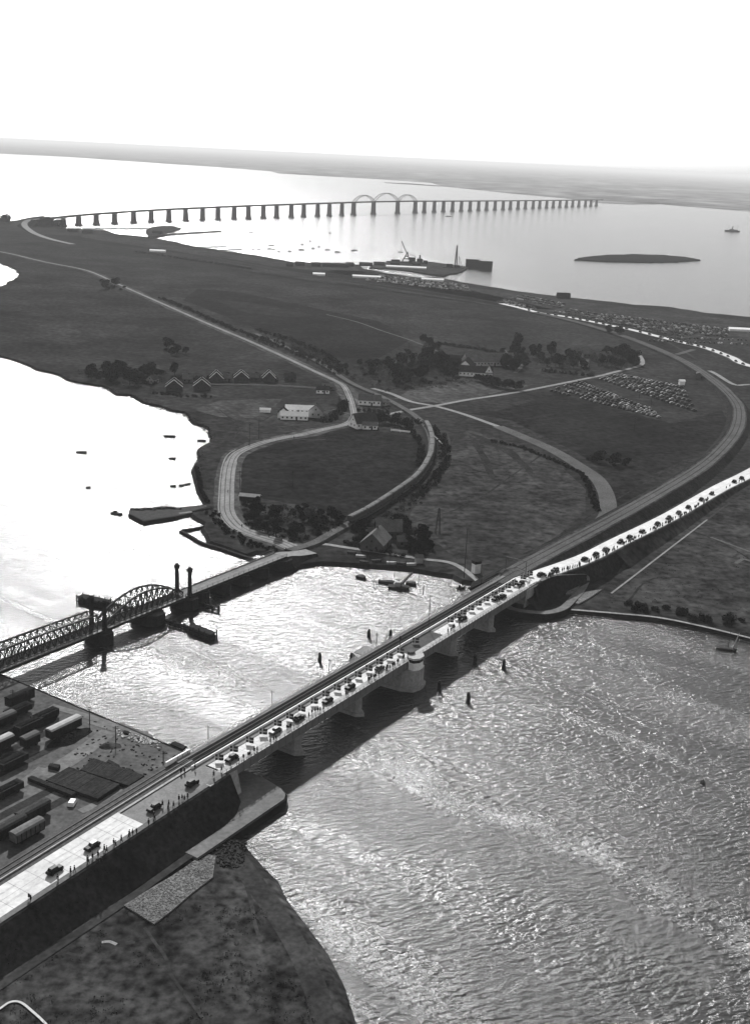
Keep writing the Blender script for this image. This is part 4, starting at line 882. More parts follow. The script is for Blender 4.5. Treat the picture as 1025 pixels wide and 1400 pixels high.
# ================================================================ PEOPLE
def person_mesh(pose, skinm, legm):
    st = pose['stride']; sw = pose['swing']
    V = [(0, 0, .95), (0, 0, 1.15), (.01, 0, 1.38), (.01, 0, 1.5), (.02, 0, 1.6), (.02, 0, 1.7)]
    E = [(0, 1), (1, 2), (2, 3), (3, 4), (4, 5)]; Rd = [.13, .12, .14, .055, .085, .09]
    for sgn in (-1, 1):
        k = len(V); a = sgn * sw
        V += [(.0, sgn * .19, 1.4), (a * .5 - .02, sgn * .24, 1.13), (a + .06, sgn * .22, .88), (a + .1, sgn * .22, .80)]; Rd += [.06, .047, .035, .04]; E += [(2, k), (k, k + 1), (k + 1, k + 2), (k + 2, k + 3)]
        k = len(V); b = -sgn * st
        V += [(0, sgn * .1, .88), (b * .55 + .03, sgn * .1, .48), (b, sgn * .1, .09), (b + .15, sgn * .11, .04)]; Rd += [.095, .065, .045, .04]; E += [(0, k), (k, k + 1), (k + 1, k + 2), (k + 2, k + 3)]
    me = bpy.data.meshes.new('person'); me.from_pydata(V, E, []); o = bpy.data.objects.new('tmp', me); C.objects.link(o)
    sk = o.modifiers.new('s', 'SKIN'); 
    for i, r in enumerate(Rd): me.skin_vertices[0].data[i].radius = (r, r)
    me.skin_vertices[0].data[0].use_root = True
    o.modifiers.new('u', 'SUBSURF').levels = 1
    dg = bpy.context.evaluated_depsgraph_get(); me2 = bpy.data.meshes.new_from_object(o.evaluated_get(dg)); bpy.data.objects.remove(o)
    me2.materials.clear(); me2.materials.append(M('skin')); me2.materials.append(M(legm)); 
    for p in me2.polygons:
        c = p.center; p.material_index = 0 if (c.z > 1.5 or (abs(c.y) > .15 and c.z < .87 and c.z > .7)) else 1; p.use_smooth = True
    return me2
poses = [dict(stride=.0, swing=.03), dict(stride=.24, swing=.16), dict(stride=-.18, swing=-.12)]
pm = [person_mesh(poses[i % 3], 'skin', m) for i, m in enumerate(('cloth_dark', 'cloth_dark', 'cloth_dark', 'cloth_mid', 'cloth_mid'))]
def coat_mesh(m, ln=.78):
    a = MB(); zs = [(ln, .23, .27), (1.0, .17, .22), (1.2, .17, .22), (1.4, .15, .21), (1.47, .1, .13)]; N_ = 10; k = 0
    for z, rx, ry in zs: a.v += [(rx * math.cos(2 * math.pi * i / N_), ry * math.sin(2 * math.pi * i / N_), z) for i in range(N_)]
    for j in range(len(zs) - 1):
        for i in range(N_): a.f.append((j * N_ + i, j * N_ + (i + 1) % N_, (j + 1) * N_ + (i + 1) % N_, (j + 1) * N_ + i)); a.m.append(0)
    return a.mesh('coat', m, True)
coats = [coat_mesh('cloth_dark'), coat_mesh('cloth_dark', .55), coat_mesh('cloth_mid', .5), coat_mesh('cloth_pale', .6)]
hb = MB(); hb.tube((0.02, 0, 1.72), (0.02, 0, 1.75), .17, 10, .16); hb.tube((0.02, 0, 1.75), (0.02, 0, 1.85), .11, 10, .09); hatm = [hb.mesh('hat', 'cloth_dark', False), hb.mesh('hat', 'cloth_mid', False)]
npl = 0
def person(p, rz, lab, grp, full):
    global npl; npl += 1
    o = bpy.data.objects.new('person', random.choice(pm)); C.objects.link(o); o.location = p; o.rotation_euler = (0, 0, rz); s_ = ru(.94, 1.06); o.scale = (s_, s_, s_)
    tag(o, lab, 'person', grp)
    for nm, me in (('coat', random.choice(coats[:3] if rnd() < .9 else coats)), ('hat', random.choice(hatm))):
        if nm == 'hat' and rnd() < .3: continue
        c = bpy.data.objects.new(nm, me); C.objects.link(c); c.parent = o
    return o
P1 = [(x / 4.66 + 40, y / 4.66 + 1060) for x, y in [(10, 780), (0, 770), (183, 655), (186, 670), (265, 605), (290, 597), (373, 535), (378, 545), (430, 545), (460, 540), (405, 512), (440, 500), (480, 465), (495, 470), (540, 425), (552, 436), (588, 405), (640, 370), (660, 365), (685, 355), (636, 382), (762, 297), (795, 250), (800, 270), (850, 180), (890, 180), (885, 205), (920, 185), (955, 145), (975, 140), (990, 145), (1010, 130)]]
P1 += [(x / 6.4 + 240, y / 6.4 + 940) for x, y in [(480, 675), (553, 632), (335, 755), (403, 718), (50, 725), (80, 718), (172, 692), (595, 605), (640, 590), (655, 580), (690, 545), (715, 540), (830, 465), (860, 447), (880, 440), (975, 350), (1000, 340)]]
P1 += [(x / 6.4 + 380, y / 6.4 + 880) for x, y in [(90, 735), (115, 720), (140, 705), (160, 690), (180, 680), (270, 630), (298, 600), (325, 585), (350, 580), (370, 575), (398, 565), (595, 438), (610, 435), (790, 305), (800, 312), (815, 295), (840, 290), (855, 285), (880, 255), (945, 220), (950, 228), (960, 205), (1000, 190), (1020, 180)]]
P1 += [(x / 7.32 + 500, y / 7.32 + 830) for x, y in [(25, 720), (50, 705), (85, 690), (130, 660), (205, 610), (215, 600), (240, 600), (270, 575), (285, 570), (315, 545), (325, 540), (370, 510), (380, 500), (738, 290), (820, 238), (850, 225), (865, 210), (885, 200), (935, 170)]]
P1 += [(x / 6.4 + 600, y / 6.4 + 740) for x, y in [(125, 750), (178, 720), (710, 405), (775, 370), (790, 362), (525, 515), (530, 500), (495, 400), (505, 520), (700, 412)]]
pl_ = []
for u, v in P1:
    p, s = deckpt(u, v, .85); n = (p - B0).dot(BN)
    if s > 2 and n < 6: n = max(n, .75); p = BR(s, n, 8.99 if n < 2.6 else 8.88)
    pl_.append((s, p))
pl_.sort(key=lambda a: a[0])
for i, (s, p) in enumerate(pl_):
    person(p, brz + random.choice((0, math.pi)) + ru(-.5, .5), 'person in dark clothes walking beside the bridge road, %s from lower left' % ordw(i + 1), 'people walking over the bridge', True)
q_ = []
for (u0_, u1_, k) in [(735, 760, 12), (758, 778, 7), (780, 800, 9), (800, 822, 10), (824, 842, 5), (843, 858, 7), (858, 872, 5), (884, 900, 9), (900, 922, 16), (922, 935, 5), (936, 953, 9), (955, 964, 3), (985, 992, 2), (996, 1012, 5), (1013, 1022, 3), (740, 820, 14), (840, 960, 22)]:
    q_ += [ru(u0_, u1_) for _ in range(k)]
q_.sort()
for i, u in enumerate(q_):
    off = ru(-4.1, -2.2); p, a = on_path(roadp, u, off); p.z += .125 if off < -3.3 else .03
    person(p, a + random.choice((0, math.pi)) + ru(-.4, .4), 'person at the right edge of the embankment road, %s from the bridge' % ordw(i + 1), 'people walking along the embankment road', False)
for i, (u, v) in enumerate([(384, 1020), (312, 674), (385, 740), (331, 721), (402, 600), (549, 563), (391, 753)][1:]):
    p = at(u, v, GZ + 0.1); person(p, ru(0, 6), 'lone small figure on the old road, %s from the old bridge outwards' % ordw(i + 1), 'people on the old roads', False)

# ================================================================ TRAIN
tp = oldrail; cum = [0]
for a, b in zip(tp, tp[1:]): cum.append(cum[-1] + (b - a).length)
def along(d):
    for i in range(len(tp) - 1):
        if cum[i] <= d <= cum[i + 1]:
            t = (d - cum[i]) / (cum[i + 1] - cum[i]); v_ = tp[i + 1] - tp[i]; return tp[i] + v_ * t, math.atan2(v_.y, v_.x)
    return tp[-1], 0
i0 = min(range(len(tp)), key=lambda i: (pix_at(tp[i])[0] - 474) ** 2 + (pix_at(tp[i])[1] - 716) ** 2); i1 = min(range(len(tp)), key=lambda i: (pix_at(tp[i])[0] - 583) ** 2 + (pix_at(tp[i])[1] - 583) ** 2)
d0, d1 = cum[i0], cum[i1]; nc = max(4, int((d1 - d0) / 15.2))
def make_coach():
    t = thing('railway_carriage', 'carriage', 'carriage'); L_ = 14.2
    mb = MB(); mb.box((0, 0, 1.9), (L_, 2.7, 2.1)); mb.build('body', 'mid_grey', t)
    mb = MB(); mb.sweep([Vector((-L_ / 2 - .15, 0, 2.95)), Vector((L_ / 2 + .15, 0, 2.95))], [(1.45, 0), (1.1, .38), (0, .52), (-1.1, .38), (-1.45, 0)], closed=True); mb.build('roof', 'tarpaulin', t)
    for y in (-1.352, 1.352):
        mb = MB()
        for k in range(8): mb.box((-L_ / 2 + 1.2 + k * 1.68, y, 2.25), (1.0, .03, .75))
        mb.build('windows', 'window_glass', t)
    mb = MB(); mb.box((0, 0, .75), (L_ - .4, 2.2, .25)); mb.build('underframe', 'steel_dark', t)
    for x in (-L_ / 2 + 2, L_ / 2 - 2):
        mb = MB(); 
        for dx in (-.8, .8): mb.tube((x + dx, -.8, .45), (x + dx, .8, .45), .42, 10)
        mb.box((x, 0, .5), (2.4, 1.9, .2)); mb.build('bogie', 'steel_dark', t)
    return t
c0 = make_coach()
for i in range(nc):
    p, a = along(d0 + (i + .5) * (d1 - d0) / nc); p = p + Vector((0, 0, .1)); o = c0 if i == 0 else dup(c0, p, a)
    o.location = p; o.rotation_euler = (0, 0, a); o['label'] = 'pale-roofed railway carriage in the long curved train, %s from the lower end' % ordw(i + 1); o['group'] = 'carriages of the curved train'

# ================================================================ BUILDINGS
def house(loc, L_, W_, h, rh, rz, label, wall='whitewash', roof='roof_tile', name='house', gable=None, chim=True, win=True, barge=None, cat='house'):
    t = thing(name, label, cat, (loc[0], loc[1], GZ), rz)
    mb = MB(); mb.box((0, 0, h / 2), (L_, W_, h)); x = L_ / 2
    for sx in (-1, 1): mb.poly([(sx * x, -W_ / 2, h), (sx * x, W_ / 2, h), (sx * x, 0, h + rh)] if sx > 0 else [(sx * x, W_ / 2, h), (sx * x, -W_ / 2, h), (sx * x, 0, h + rh)])
    mb.build('wall', wall, t)
    mb = MB(); e = .35; k = rh / (W_ / 2)
    for s in (-1, 1): mb.hexa([(-x - e, s * (W_ / 2 + e), h - e * k + .03), (x + e, s * (W_ / 2 + e), h - e * k + .03), (x + e, 0, h + rh + .03), (-x - e, 0, h + rh + .03)], [(-x - e, s * (W_ / 2 + e), h - e * k + .2), (x + e, s * (W_ / 2 + e), h - e * k + .2), (x + e, 0, h + rh + .2), (-x - e, 0, h + rh + .2)])
    rf = mb.build('roof', roof, t)
    if barge:
        for sx in (-1, 1):
            for s in (-1, 1):
                mb = MB(); mb.bar((sx * (x + e + .08), s * (W_ / 2 + e), h - e * k + .15), (sx * (x + e + .08), 0, h + rh + .25), .14, barge); mb.build('bargeboard', 'whitewash', rf)
    if chim: mb = MB(); mb.box((L_ * .15, 0, h + rh + .4), (.7, .6, 1.3)); mb.build('chimney', 'brick', rf)
    if win:
        nx = max(1, int(L_ / 2.8))
        for s in (-1, 1):
            for i in range(nx):
                mb = MB(); mb.box((-L_ / 2 + (i + .5) * L_ / nx, s * (W_ / 2 + .02), h * .55), (1.0, .06, 1.1)); mb.build('window', 'window_glass', t)
        for s in (-1, 1):
            for y in (-W_ * .2, W_ * .2):
                mb = MB(); mb.box((s * (x + .02), y, h * .55), (.06, .9, 1.1)); mb.build('window', 'window_glass', t)
            mb = MB(); mb.box((s * (x + .02), 0, h + rh * .3), (.06, .8, .9)); mb.build('window', 'window_glass', t)
        mb = MB(); mb.box((L_ * .05 + .7, -W_ / 2 - .03, 1.05), (1.0, .07, 2.1)); mb.build('door', 'timber', t)
    return t
G = lambda u, v: at(u, v, GZ)
# five gabled brick houses by the shore
H5 = [(237, 535, 8, 'leftmost gabled house with pale bargeboards, nearest the shore scrub', 11), (275, 534, 8, 'gabled dark brick house with pale bargeboards, second from the left of the row', 11), (295, 523.5, 8, 'gabled house with pale bargeboards standing behind the second one', 9.5), (329, 523, 8, 'gabled dark house with pale bargeboards in the middle of the fenced row', 10.5), (367, 523, 8, 'rightmost gabled house of the shore row with pale bargeboards', 9)]
for u, v, L_, lab, W_ in H5:
    p = G(u, v); house((p.x, p.y + 4), L_, W_, 3.4, 4.4, R(90 + 8), lab, 'brick', 'roof_dark', barge=.42)
for k, (u, v, L_, W_, rz_, wl_, rf_, lab) in enumerate([(152, 517, 8, 6, 12, 'brick', 'roof_pale', 'small low house at the left end of the shore scrub'), (186, 519, 9, 6, -8, 'mid_grey', 'roof_tile', 'low house half hidden in the shore scrub, left of the pale bushes'), (208, 524, 7, 6, 70, 'pale_grey', 'roof_tile', 'small pale-gabled cottage between the scrub and the leftmost bargeboard house'),
        (256, 523, 7, 5, 5, 'mid_grey', 'roof_pale', 'low outhouse between the two leftmost gabled houses'), (311, 522, 6, 5, 5, 'mid_grey', 'roof_pale', 'little grey outhouse in front of the fenced gable row, centre'), (348, 521, 7, 5, -4, 'brick', 'roof_pale', 'little dark outhouse between the two rightmost gabled houses'), (396, 521, 8, 6, 8, 'brick', 'roof_tile', 'small brick cottage right of the gable row, toward the road')]):
    p = G(u, v); house((p.x, p.y + 2), L_, W_, 2.8, 2.8, R(rz_), lab, wl_, rf_, name='cottage', cat='cottage')
# white farmhouse with two long pale roofs
p = G(404, 574); house((p.x - 1, p.y + 2), 17, 5.5, 2.6, 2.2, R(3), 'long white low farm building with dark roof, nearer of two beside the old road', 'white', 'white')
p = G(405, 566); house((p.x + 2, p.y + 3), 18, 5, 3.0, 2.2, R(3), 'long white-roofed shed behind the low farm building', 'white', 'white', chim=False)
p = G(389, 572); house((p.x - 1, p.y + 3), 6, 7, 3.2, 3.2, R(95), 'small white gabled house at the left end of the white farm buildings', 'white', 'roof_dark')
p = G(432, 572); house((p.x, p.y + 4), 7, 9, 4.2, 4, R(84), 'grey gabled house with dark windows right of the white farm buildings', 'pale_grey', 'roof_tile')
p = G(362.5, 564); house((p.x, p.y + 1), 6.5, 2.4, 1.9, .8, R(2), 'tiny bright white shed alone in the field left of the farm', 'white', 'white', name='shed', chim=False, win=False, cat='shed')
p = G(441, 538); house((p.x, p.y + 2), 9, 5, 2.6, 2.4, R(4), 'small house with white front wall and pale-ended roof inside the road bend', 'white', 'roof_tile')
p = G(446, 534); house((p.x + 1, p.y + 5), 8, 5, 2.4, 1.8, R(4), 'grey-roofed outhouse behind the small white-fronted house', 'mid_grey', 'roof_pale', name='outhouse', chim=False)
p = G(492, 585); house((p.x + 2, p.y + 4), 15, 9.5, 3.4, 5.2, R(32), 'large white gabled house with long dark roof at the road fork', 'whitewash', 'roof_tile')
p = G(505, 586); house((p.x, p.y), 9, 5, 2.6, 1.6, R(6), 'small pale extension with flat-pitched roof right of the house at the fork', 'whitewash', 'roof_pale', chim=False)
p = G(505, 554); house((p.x, p.y + 3), 15, 8, 3.4, 3.2, R(0), 'white villa with dark windows between the road and the railway', 'whitewash', 'roof_pale')
p = G(519, 554); house((p.x + 1, p.y + 3), 9, 5, 2.4, 1.6, R(-25), 'low pale annexe at the right of the white villa', 'pale_grey', 'roof_pale', name='annexe', chim=False)
p = G(547, 591); t = thing('fence', 'short white board fence in the field right of the fork house', 'fence', (p.x, p.y, GZ), R(-14)); mb = MB(); mb.box((0, 0, .9), (12, .12, .9)); mb.build('boards', 'white', t)
for x in (-5.8, 0, 5.8): mb = MB(); mb.box((x, .14, .7), (.15, .15, 1.4)); mb.build('post', 'white', t)
p = G(597, 602); t = thing('fence', 'white fence strip beside the upper part of the curved train', 'fence', (p.x, p.y, GZ), R(-78)); mb = MB(); mb.box((0, 0, .8), (26, .12, .8)); mb.build('boards', 'white', t)
for x in (-12, 0, 12): mb = MB(); mb.box((x, .14, .65), (.15, .15, 1.3)); mb.build('post', 'white', t)
# shore houses by the sound
p = G(513, 752); house((p.x, p.y + 4), 13, 10, 3.2, 4.6, R(75), 'large house with grey gable facing the sound, beside the bushes', 'mid_grey', 'roof_pale')
p = G(527, 735); house((p.x + 1, p.y + 3), 11, 8, 3.4, 4.0, R(8), 'pale-roofed house with cross gable behind the large grey gable', 'brick', 'roof_pale')
p = G(505, 728); house((p.x, p.y), 3.2, 3, 3.4, 1.0, R(10), 'small pale square hut left of the grey gabled houses', 'pale_grey', 'roof_tile', name='hut', chim=False, win=False, cat='hut')
p = G(553, 746); house((p.x, p.y + 1), 7, 4.5, 2.4, 1.8, R(12), 'low shed with a pale roof slope among trees near the shore', 'mid_grey', 'roof_pale', name='shed', chim=False, cat='shed')
p = G(568, 745); house((p.x, p.y + 1), 5, 4, 2.3, 1.5, R(80), 'smaller shed right of the low shed near the shore', 'mid_grey', 'roof_tile', name='shed', chim=False, cat='shed')
p = G(572, 769); house((p.x, p.y), 3, 2.6, 2.6, 0.8, R(10), 'tiny pale hut standing on the shore lane', 'pale_grey', 'mid_grey', name='hut', chim=False, win=False, cat='hut')
p = G(342, 684); house((p.x, p.y), 9.5, 3.5, 2.3, .9, R(-8), 'long low shed with white roof edge inside the curve of the old road', 'timber', 'pale_grey', name='shed', chim=False, win=False, cat='shed')
# signal box
p = G(650, 783); t = thing('signal_box', 'white tower-like signal box with dark roof left of the new bridge end', 'signal box', p, R(32)); mb = MB(); mb.box((0, 0, 2.0), (2.8, 2.4, 4.0)); mb.build('tower', 'whitewash', t)
mb = MB(); mb.box((0, 0, 4.4), (3.0, 2.6, .8)); mb.build('windows', 'window_glass', t); mb = MB(); mb.box((0, 0, 5.0), (3.6, 3.2, .35), 0, .8); mb.build('roof', 'roof_dark', t)
# farm A
p = G(668, 500); house((p.x, p.y + 6), 42, 14, 3.6, 6.0, R(17), 'great barn with long pale roof in the tree-lined farmyard', 'pale_grey', 'roof_pale', name='barn', chim=False, cat='barn')
p = G(637, 508); house((p.x, p.y + 3), 20, 13, 4.0, 5.5, R(80), 'dark-gabled barn at the left side of the farmyard', 'whitewash', 'roof_dark', name='barn', chim=False, cat='barn')
p = G(650, 515); house((p.x, p.y + 3), 26, 8, 3.6, 4.2, R(-5), 'long white farmhouse with dark windows facing the lane', 'whitewash', 'roof_tile')
p = G(668, 516); house((p.x, p.y + 3), 9, 6, 3.8, 5.4, R(85), 'white pointed gable wing at the right end of the farmhouse', 'whitewash', 'roof_tile')
p = G(622, 493); house((p.x, p.y + 2), 26, 6, 2.4, 1.8, R(-14), 'long dark low shed left of the farmyard', 'timber', 'roof_dark', name='shed', chim=False, win=False, cat='shed')
# farm B
p = G(822, 493); house((p.x, p.y), 18, 10, 3.2, 4.5, R(35), 'pale-roofed barn in the right-hand farm grove', 'mid_grey', 'roof_pale', name='barn', chim=False, cat='barn')
p = G(808, 488); house((p.x, p.y), 16, 8, 3.2, 3, R(5), 'long pale shed left of the barn in the right-hand grove', 'mid_grey', 'roof_pale', name='shed', chim=False, cat='shed')
p = G(797, 501); house((p.x, p.y), 7, 6, 4.2, 1.4, R(5), 'small square pale house at the lower edge of the right-hand grove', 'pale_grey', 'roof_pale')
p = G(795, 484); house((p.x, p.y), 14, 7, 3.2, 3, R(-8), 'low grey farm building at the back of the right-hand grove', 'mid_grey', 'roof_pale', chim=False)
p = G(931, 526); house((p.x, p.y), 4, 3.4, 3.0, 1.0, R(5), 'tiny white kiosk at the far corner of the car park', 'white', 'white', name='kiosk', chim=False, win=False, cat='kiosk')
p = G(954, 517); house((p.x, p.y), 8, 4, 4.0, .8, R(75), 'small grey hut beside the far railway curve', 'mid_grey', 'mid_grey', name='hut', chim=False, win=False, cat='hut')
p = at(771, 408.5, 2); house((p.x, p.y + 10), 16, 9, 3.2, 3.6, R(5), 'lone dark house on the far bay shore', 'timber', 'roof_dark')
for u, v, L_, lab in [(501, 379.5, 38, 'long white tent roof at the left of the far car park'), (591, 383.5, 30, 'pale low shed by the shore at the inner end of the harbour arm'), (555, 366.5, 60, 'long white shed roof on the harbour arm'), (1012, 452, 26, 'long pale shed at the right picture edge beyond the road'), (436, 376, 16, 'short pale shed beside the far bank'), (216, 344, 24, 'low pale shed beside the left part of the far bank')]:
    p = at(u, v, 2); house((p.x, p.y), L_, 7, 2.2, 1.4, R(0), lab, 'white', 'white', name='shed', chim=False, win=False, cat='shed')
for k, (u, v, L_) in enumerate([(410, 361, 14), (432, 362, 12), (448, 362.5, 16), (466, 363, 22), (478, 362, 12), (500, 362, 20), (518, 361, 16), (396, 362, 10), (540, 360.5, 14), (569, 361, 12)]):
    p = at(u, v + 1.5, 2); house((p.x, p.y), L_, 8, 3.4, 2.2, R(ru(-8, 8)), 'dark harbour shed on the bay shore, %s from the left' % ordw([2, 3, 4, 5, 6, 7, 8, 1, 9, 10][k]), 'timber', 'roof_tile', name='shed', chim=False, win=False, cat='shed')['group'] = 'dark sheds along the bay shore'
for k, (u, v) in enumerate([(60, 303), (70, 306), (100, 315), (120, 317), (215, 318)]):
    p = at(u, v + 1.5, 2); house((p.x, p.y), 18, 9, 3.6, 2.4, R(ru(-8, 8)), 'dark shed below the left end of the long bridge, %s from the left' % ordw(k + 1), 'timber', 'roof_dark', name='shed', chim=False, win=False, cat='shed')
# white boundary fence
mb = MB(); fp = px([(286, 526.5), (340, 527), (390, 529), (433, 531.5)], GZ); mb.sweep(fp, [(.08, .1), (.08, 1.1), (-.08, 1.1), (-.08, .1)], closed=True)
tag(mb.build('boundary_wall', 'pale_grey'), 'long thin pale wall in front of the gabled shore houses', 'wall')

# ================================================================ MASTS
def mast(u, v, h, label, lattice=False, name='telegraph_pole', z=GZ, grp=None):
    p = at(u, v, z); t = thing(name, label, 'pole', p, ru(-.5, .5), grp)
    if lattice:
        mb = MB()
        for a in range(4):
            x, y = (1, 1, -1, -1)[a], (1, -1, -1, 1)[a]; x2, y2 = (1, -1, -1, 1)[a], (-1, -1, 1, 1)[a]
            mb.bar((x, y, 0), (x * .2, y * .2, h), .18)
            for k in range(7): f0_, f1_ = k / 7, (k + 1) / 7; mb.bar((x * (1 - .8 * f0_), y * (1 - .8 * f0_), h * f0_), (x2 * (1 - .8 * f1_), y2 * (1 - .8 * f1_), h * f1_), .09)
        mb.build('lattice', 'steel_dark', t); mb = MB(); mb.bar((-1.6, 0, h - .6), (1.6, 0, h - .6), .2); mb.build('crossarm', 'steel_dark', t)
    else:
        mb = MB(); mb.tube((0, 0, -.2), (0, 0, h), .16, 6, .11); mb.build('post', 'timber', t)
        for k in range(2): mb = MB(); mb.bar((-.8, 0, h - .3 - k * .5), (.8, 0, h - .3 - k * .5), .1); mb.build('crossarm', 'timber', t)
    return t
mast(598, 730, 12, 'lattice steel mast standing in the field behind the shore houses', True, 'lattice_mast')
mast(634, 790, 21, 'tall dark pole beside the shore lane, next to the signal box', False, 'mast')
for k, (u, v, h) in enumerate([(223.6, 1056, 6.3), (158.7, 1015, 5), (123, 990, 5.4), (37, 969, 5.8), (19, 967, 5.5)]):
    mast(u, v, h, 'thin pole standing in the railway yard near the quay, %s from the new bridge' % ordw(k + 1), z=3, grp='poles in the railway yard')
for k, (u, v, h) in enumerate([(354, 600, 12), (341, 610, 13), (328, 668, 9), (400, 665, 8), (345, 790, 6), (463, 560, 9), (627, 520, 11), (573, 505, 14), (558, 488, 12), (866, 590, 9), (873, 545, 8), (889, 555, 9), (398, 735, 9)]):
    if k == 4: continue
    mast(u, v, h, 'thin dark telegraph pole %s' % ['just left of the road curve above the bay', 'beside the road curve above the bay, lower one', 'inside the wide bend of the old road', 'alone in the dark round field', '', 'between the road and the white villa', 'right of the farm wood', 'at the edge of the farm wood', 'in the clearing of the farm wood', 'in the field below the car park', 'at the left of the aisle between parked cars', 'at the right of the aisle between parked cars', 'at the junction of old road and old bridge'][k], grp='telegraph poles on the island')
p = at(693, 784, 9); t = thing('signal_gantry', 'thin portal gantry over the track at the island end of the new bridge', 'gantry', BR(189, 12.4, 8.9), brz + math.pi / 2)
mb = MB(); mb.bar((-4.4, 0, 5.2), (4.4, 0, 5.2), .22); mb.build('beam', 'steel_mid', t)
for x in (-4.3, 4.3): mb = MB(); mb.bar((x, 0, 0), (x, 0, 5.1), .2); mb.build('leg', 'steel_mid', t)

# ================================================================ VESSELS
def hull(mb, L_, W_, h, bow=.18, z=0.0, sheer=.25):
    pts = [(-L_ / 2, -W_ * .36), (-L_ * .4, -W_ / 2), (L_ * (.5 - bow), -W_ / 2), (L_ / 2, 0), (L_ * (.5 - bow), W_ / 2), (-L_ * .4, W_ / 2), (-L_ / 2, W_ * .36)]
    n = len(pts); k = len(mb.v)
    for sc_, zz in ((.82, z - .5), (1, z + h)):
        for x, y in pts: mb.v.append((x * (.94 if zz < z + h else 1), y * sc_, zz + (sheer * h * max(0, x / (L_ / 2)) ** 2 if zz > z else 0)))
    for i in range(n): j = (i + 1) % n; mb.f.append((k + i, k + j, k + n + j, k + n + i)); mb.m.append(mb.mi)
    mb.f.append(tuple(k + n + i for i in range(n))); mb.m.append(mb.mi)
def boat(u, v, L_, rz, label, grp=None, mastv=0, sail=0, m='hull', cabin=False, W_=None, name='boat', cat='boat', h=.7):
    p = at(u, v); t = thing(name, label, cat, (p.x, p.y, 0), rz, grp); W_ = W_ or L_ * .3
    mb = MB(); hull(mb, L_, W_, h, sheer=.5); mb.build('hull', m, t)
    mb = MB(); mb.box((-L_ * .05, 0, h + .02 + .05), (L_ * .55, W_ * .5, .12)); mb.build('deck', 'plank', t)
    if cabin: mb = MB(); mb.box((-L_ * .15, 0, h + .5), (L_ * .25, W_ * .55, 1.0), 0, .9); mb.build('cabin', 'timber', t)
    if mastv: mb = MB(); mb.tube((L_ * .08, 0, h), (L_ * .08, 0, h + mastv), max(.07, L_ * .012), 6, .05); mb.build('mast', 'timber', t)
    if sail:
        mb = MB(); mb.add([(L_ * .05, .05, h + 1), (-L_ * .4, .3, h + 1.1), (L_ * .05, .05, h + mastv * .95), (L_ * .05, -.05, h + 1), (-L_ * .4, .2, h + 1.1), (L_ * .05, -.05, h + mastv * .95)], [(0, 1, 2), (5, 4, 3), (0, 3, 4, 1), (1, 4, 5, 2), (2, 5, 3, 0)]); mb.build('sail', 'cloth_mid', t)
    return t
boat(992, 888.5, 7.2, R(-14), 'small sailing boat with furled sail off the right shore', None, 7, 0, 'hull', W_=2.0)
mbt = bpy.context.scene.objects
t = [o for o in C.objects if o.get('label') == 'small sailing boat with furled sail off the right shore'][0]
mb = MB(); mb.tube((2.2, 0, .8), (3.6, .6, 6.6), .28, 6, .12); mb.build('furled_sail', 'pale_grey', t)
# barges in the left bay
for k, (u, v, L_) in enumerate([(232.5, 597.5, 7), (276, 603.5, 5), (112, 619.5, 6), (236, 628, 4)]):
    p = at(u, v); t = thing('barge', 'small dark flat barge in the left bay, %s' % ['uppermost of four', 'nearest the shore', 'leftmost of four', 'lowest of four'][k], 'barge', (p.x, p.y, 0), R(-6), 'barges in the left bay'); mb = MB(); hull(mb, L_, 2.0, .8, .05); mb.build('hull', 'timber', t); mb = MB(); mb.box((0, 0, .86), (L_ * .7, 1.3, .1)); mb.build('deck', 'tarred_pile', t)
boat(160.5, 703.5, 6.0, R(-20), 'dark motor boat just left of the landing pier', None, 0, 0, 'hull', True, 2.2)
boat(121, 667.5, 2.4, R(10), 'tiny rowing boat far out in the left bay'); 
for k, (u, v) in enumerate([(237, 665.5), (249, 664.5), (257, 663)]): boat(u, v, 3.0, R(ru(0, 40)), 'tiny boat moored off the bay shore, %s from the left' % ordw(k + 1), 'tiny boats off the bay shore')
for k, (u, v) in enumerate([(274, 674), (276, 683), (268, 664)]): boat(u, v, 1.6, R(ru(0, 90)), 'tiny dark skiff close under the bay bank, %s' % ['middle', 'lowest', 'uppermost'][k], 'skiffs under the bay bank')
# floating grab crane in the sound
p = at(545, 805); t = thing('crane_barge', 'floating crane barge with slanting jib in the sound near the shore', 'barge', (p.x, p.y, 0), R(-10))
mb = MB(); hull(mb, 8.5, 3.4, 1.0, .08); mb.build('hull', 'hull', t); mb = MB(); mb.box((-.5, .3, 1.9), (2.4, 2, 1.8), 0, .85); mb.build('cabin', 'pale_grey', t)
mb = MB(); mb.bar((.6, .2, 1.6), (4.6, 3.2, 6.2), .9, .5); mb.build('jib', 'steel_mid', t)
for (u, v, L_, lab, r_) in [(528, 797.5, 6.5, 'dark pontoon moored left of the crane barge', -10), (562, 799.5, 4.2, 'short dark pontoon right of the crane barge', -18), (493.5, 791, 4.4, 'small dark pontoon alone in the sound left of the crane barge', -32)]:
    p = at(u, v); q = thing('pontoon', lab, 'pontoon', (p.x, p.y, 0), R(r_), 'pontoons in the sound'); mb = MB(); hull(mb, L_, 2.3, 1.0, .12); mb.build('hull', 'hull', q); mb = MB(); mb.box((0, 0, 1.06), (L_ * .7, 1.5, .1)); mb.build('deck', 'mid_grey', q)
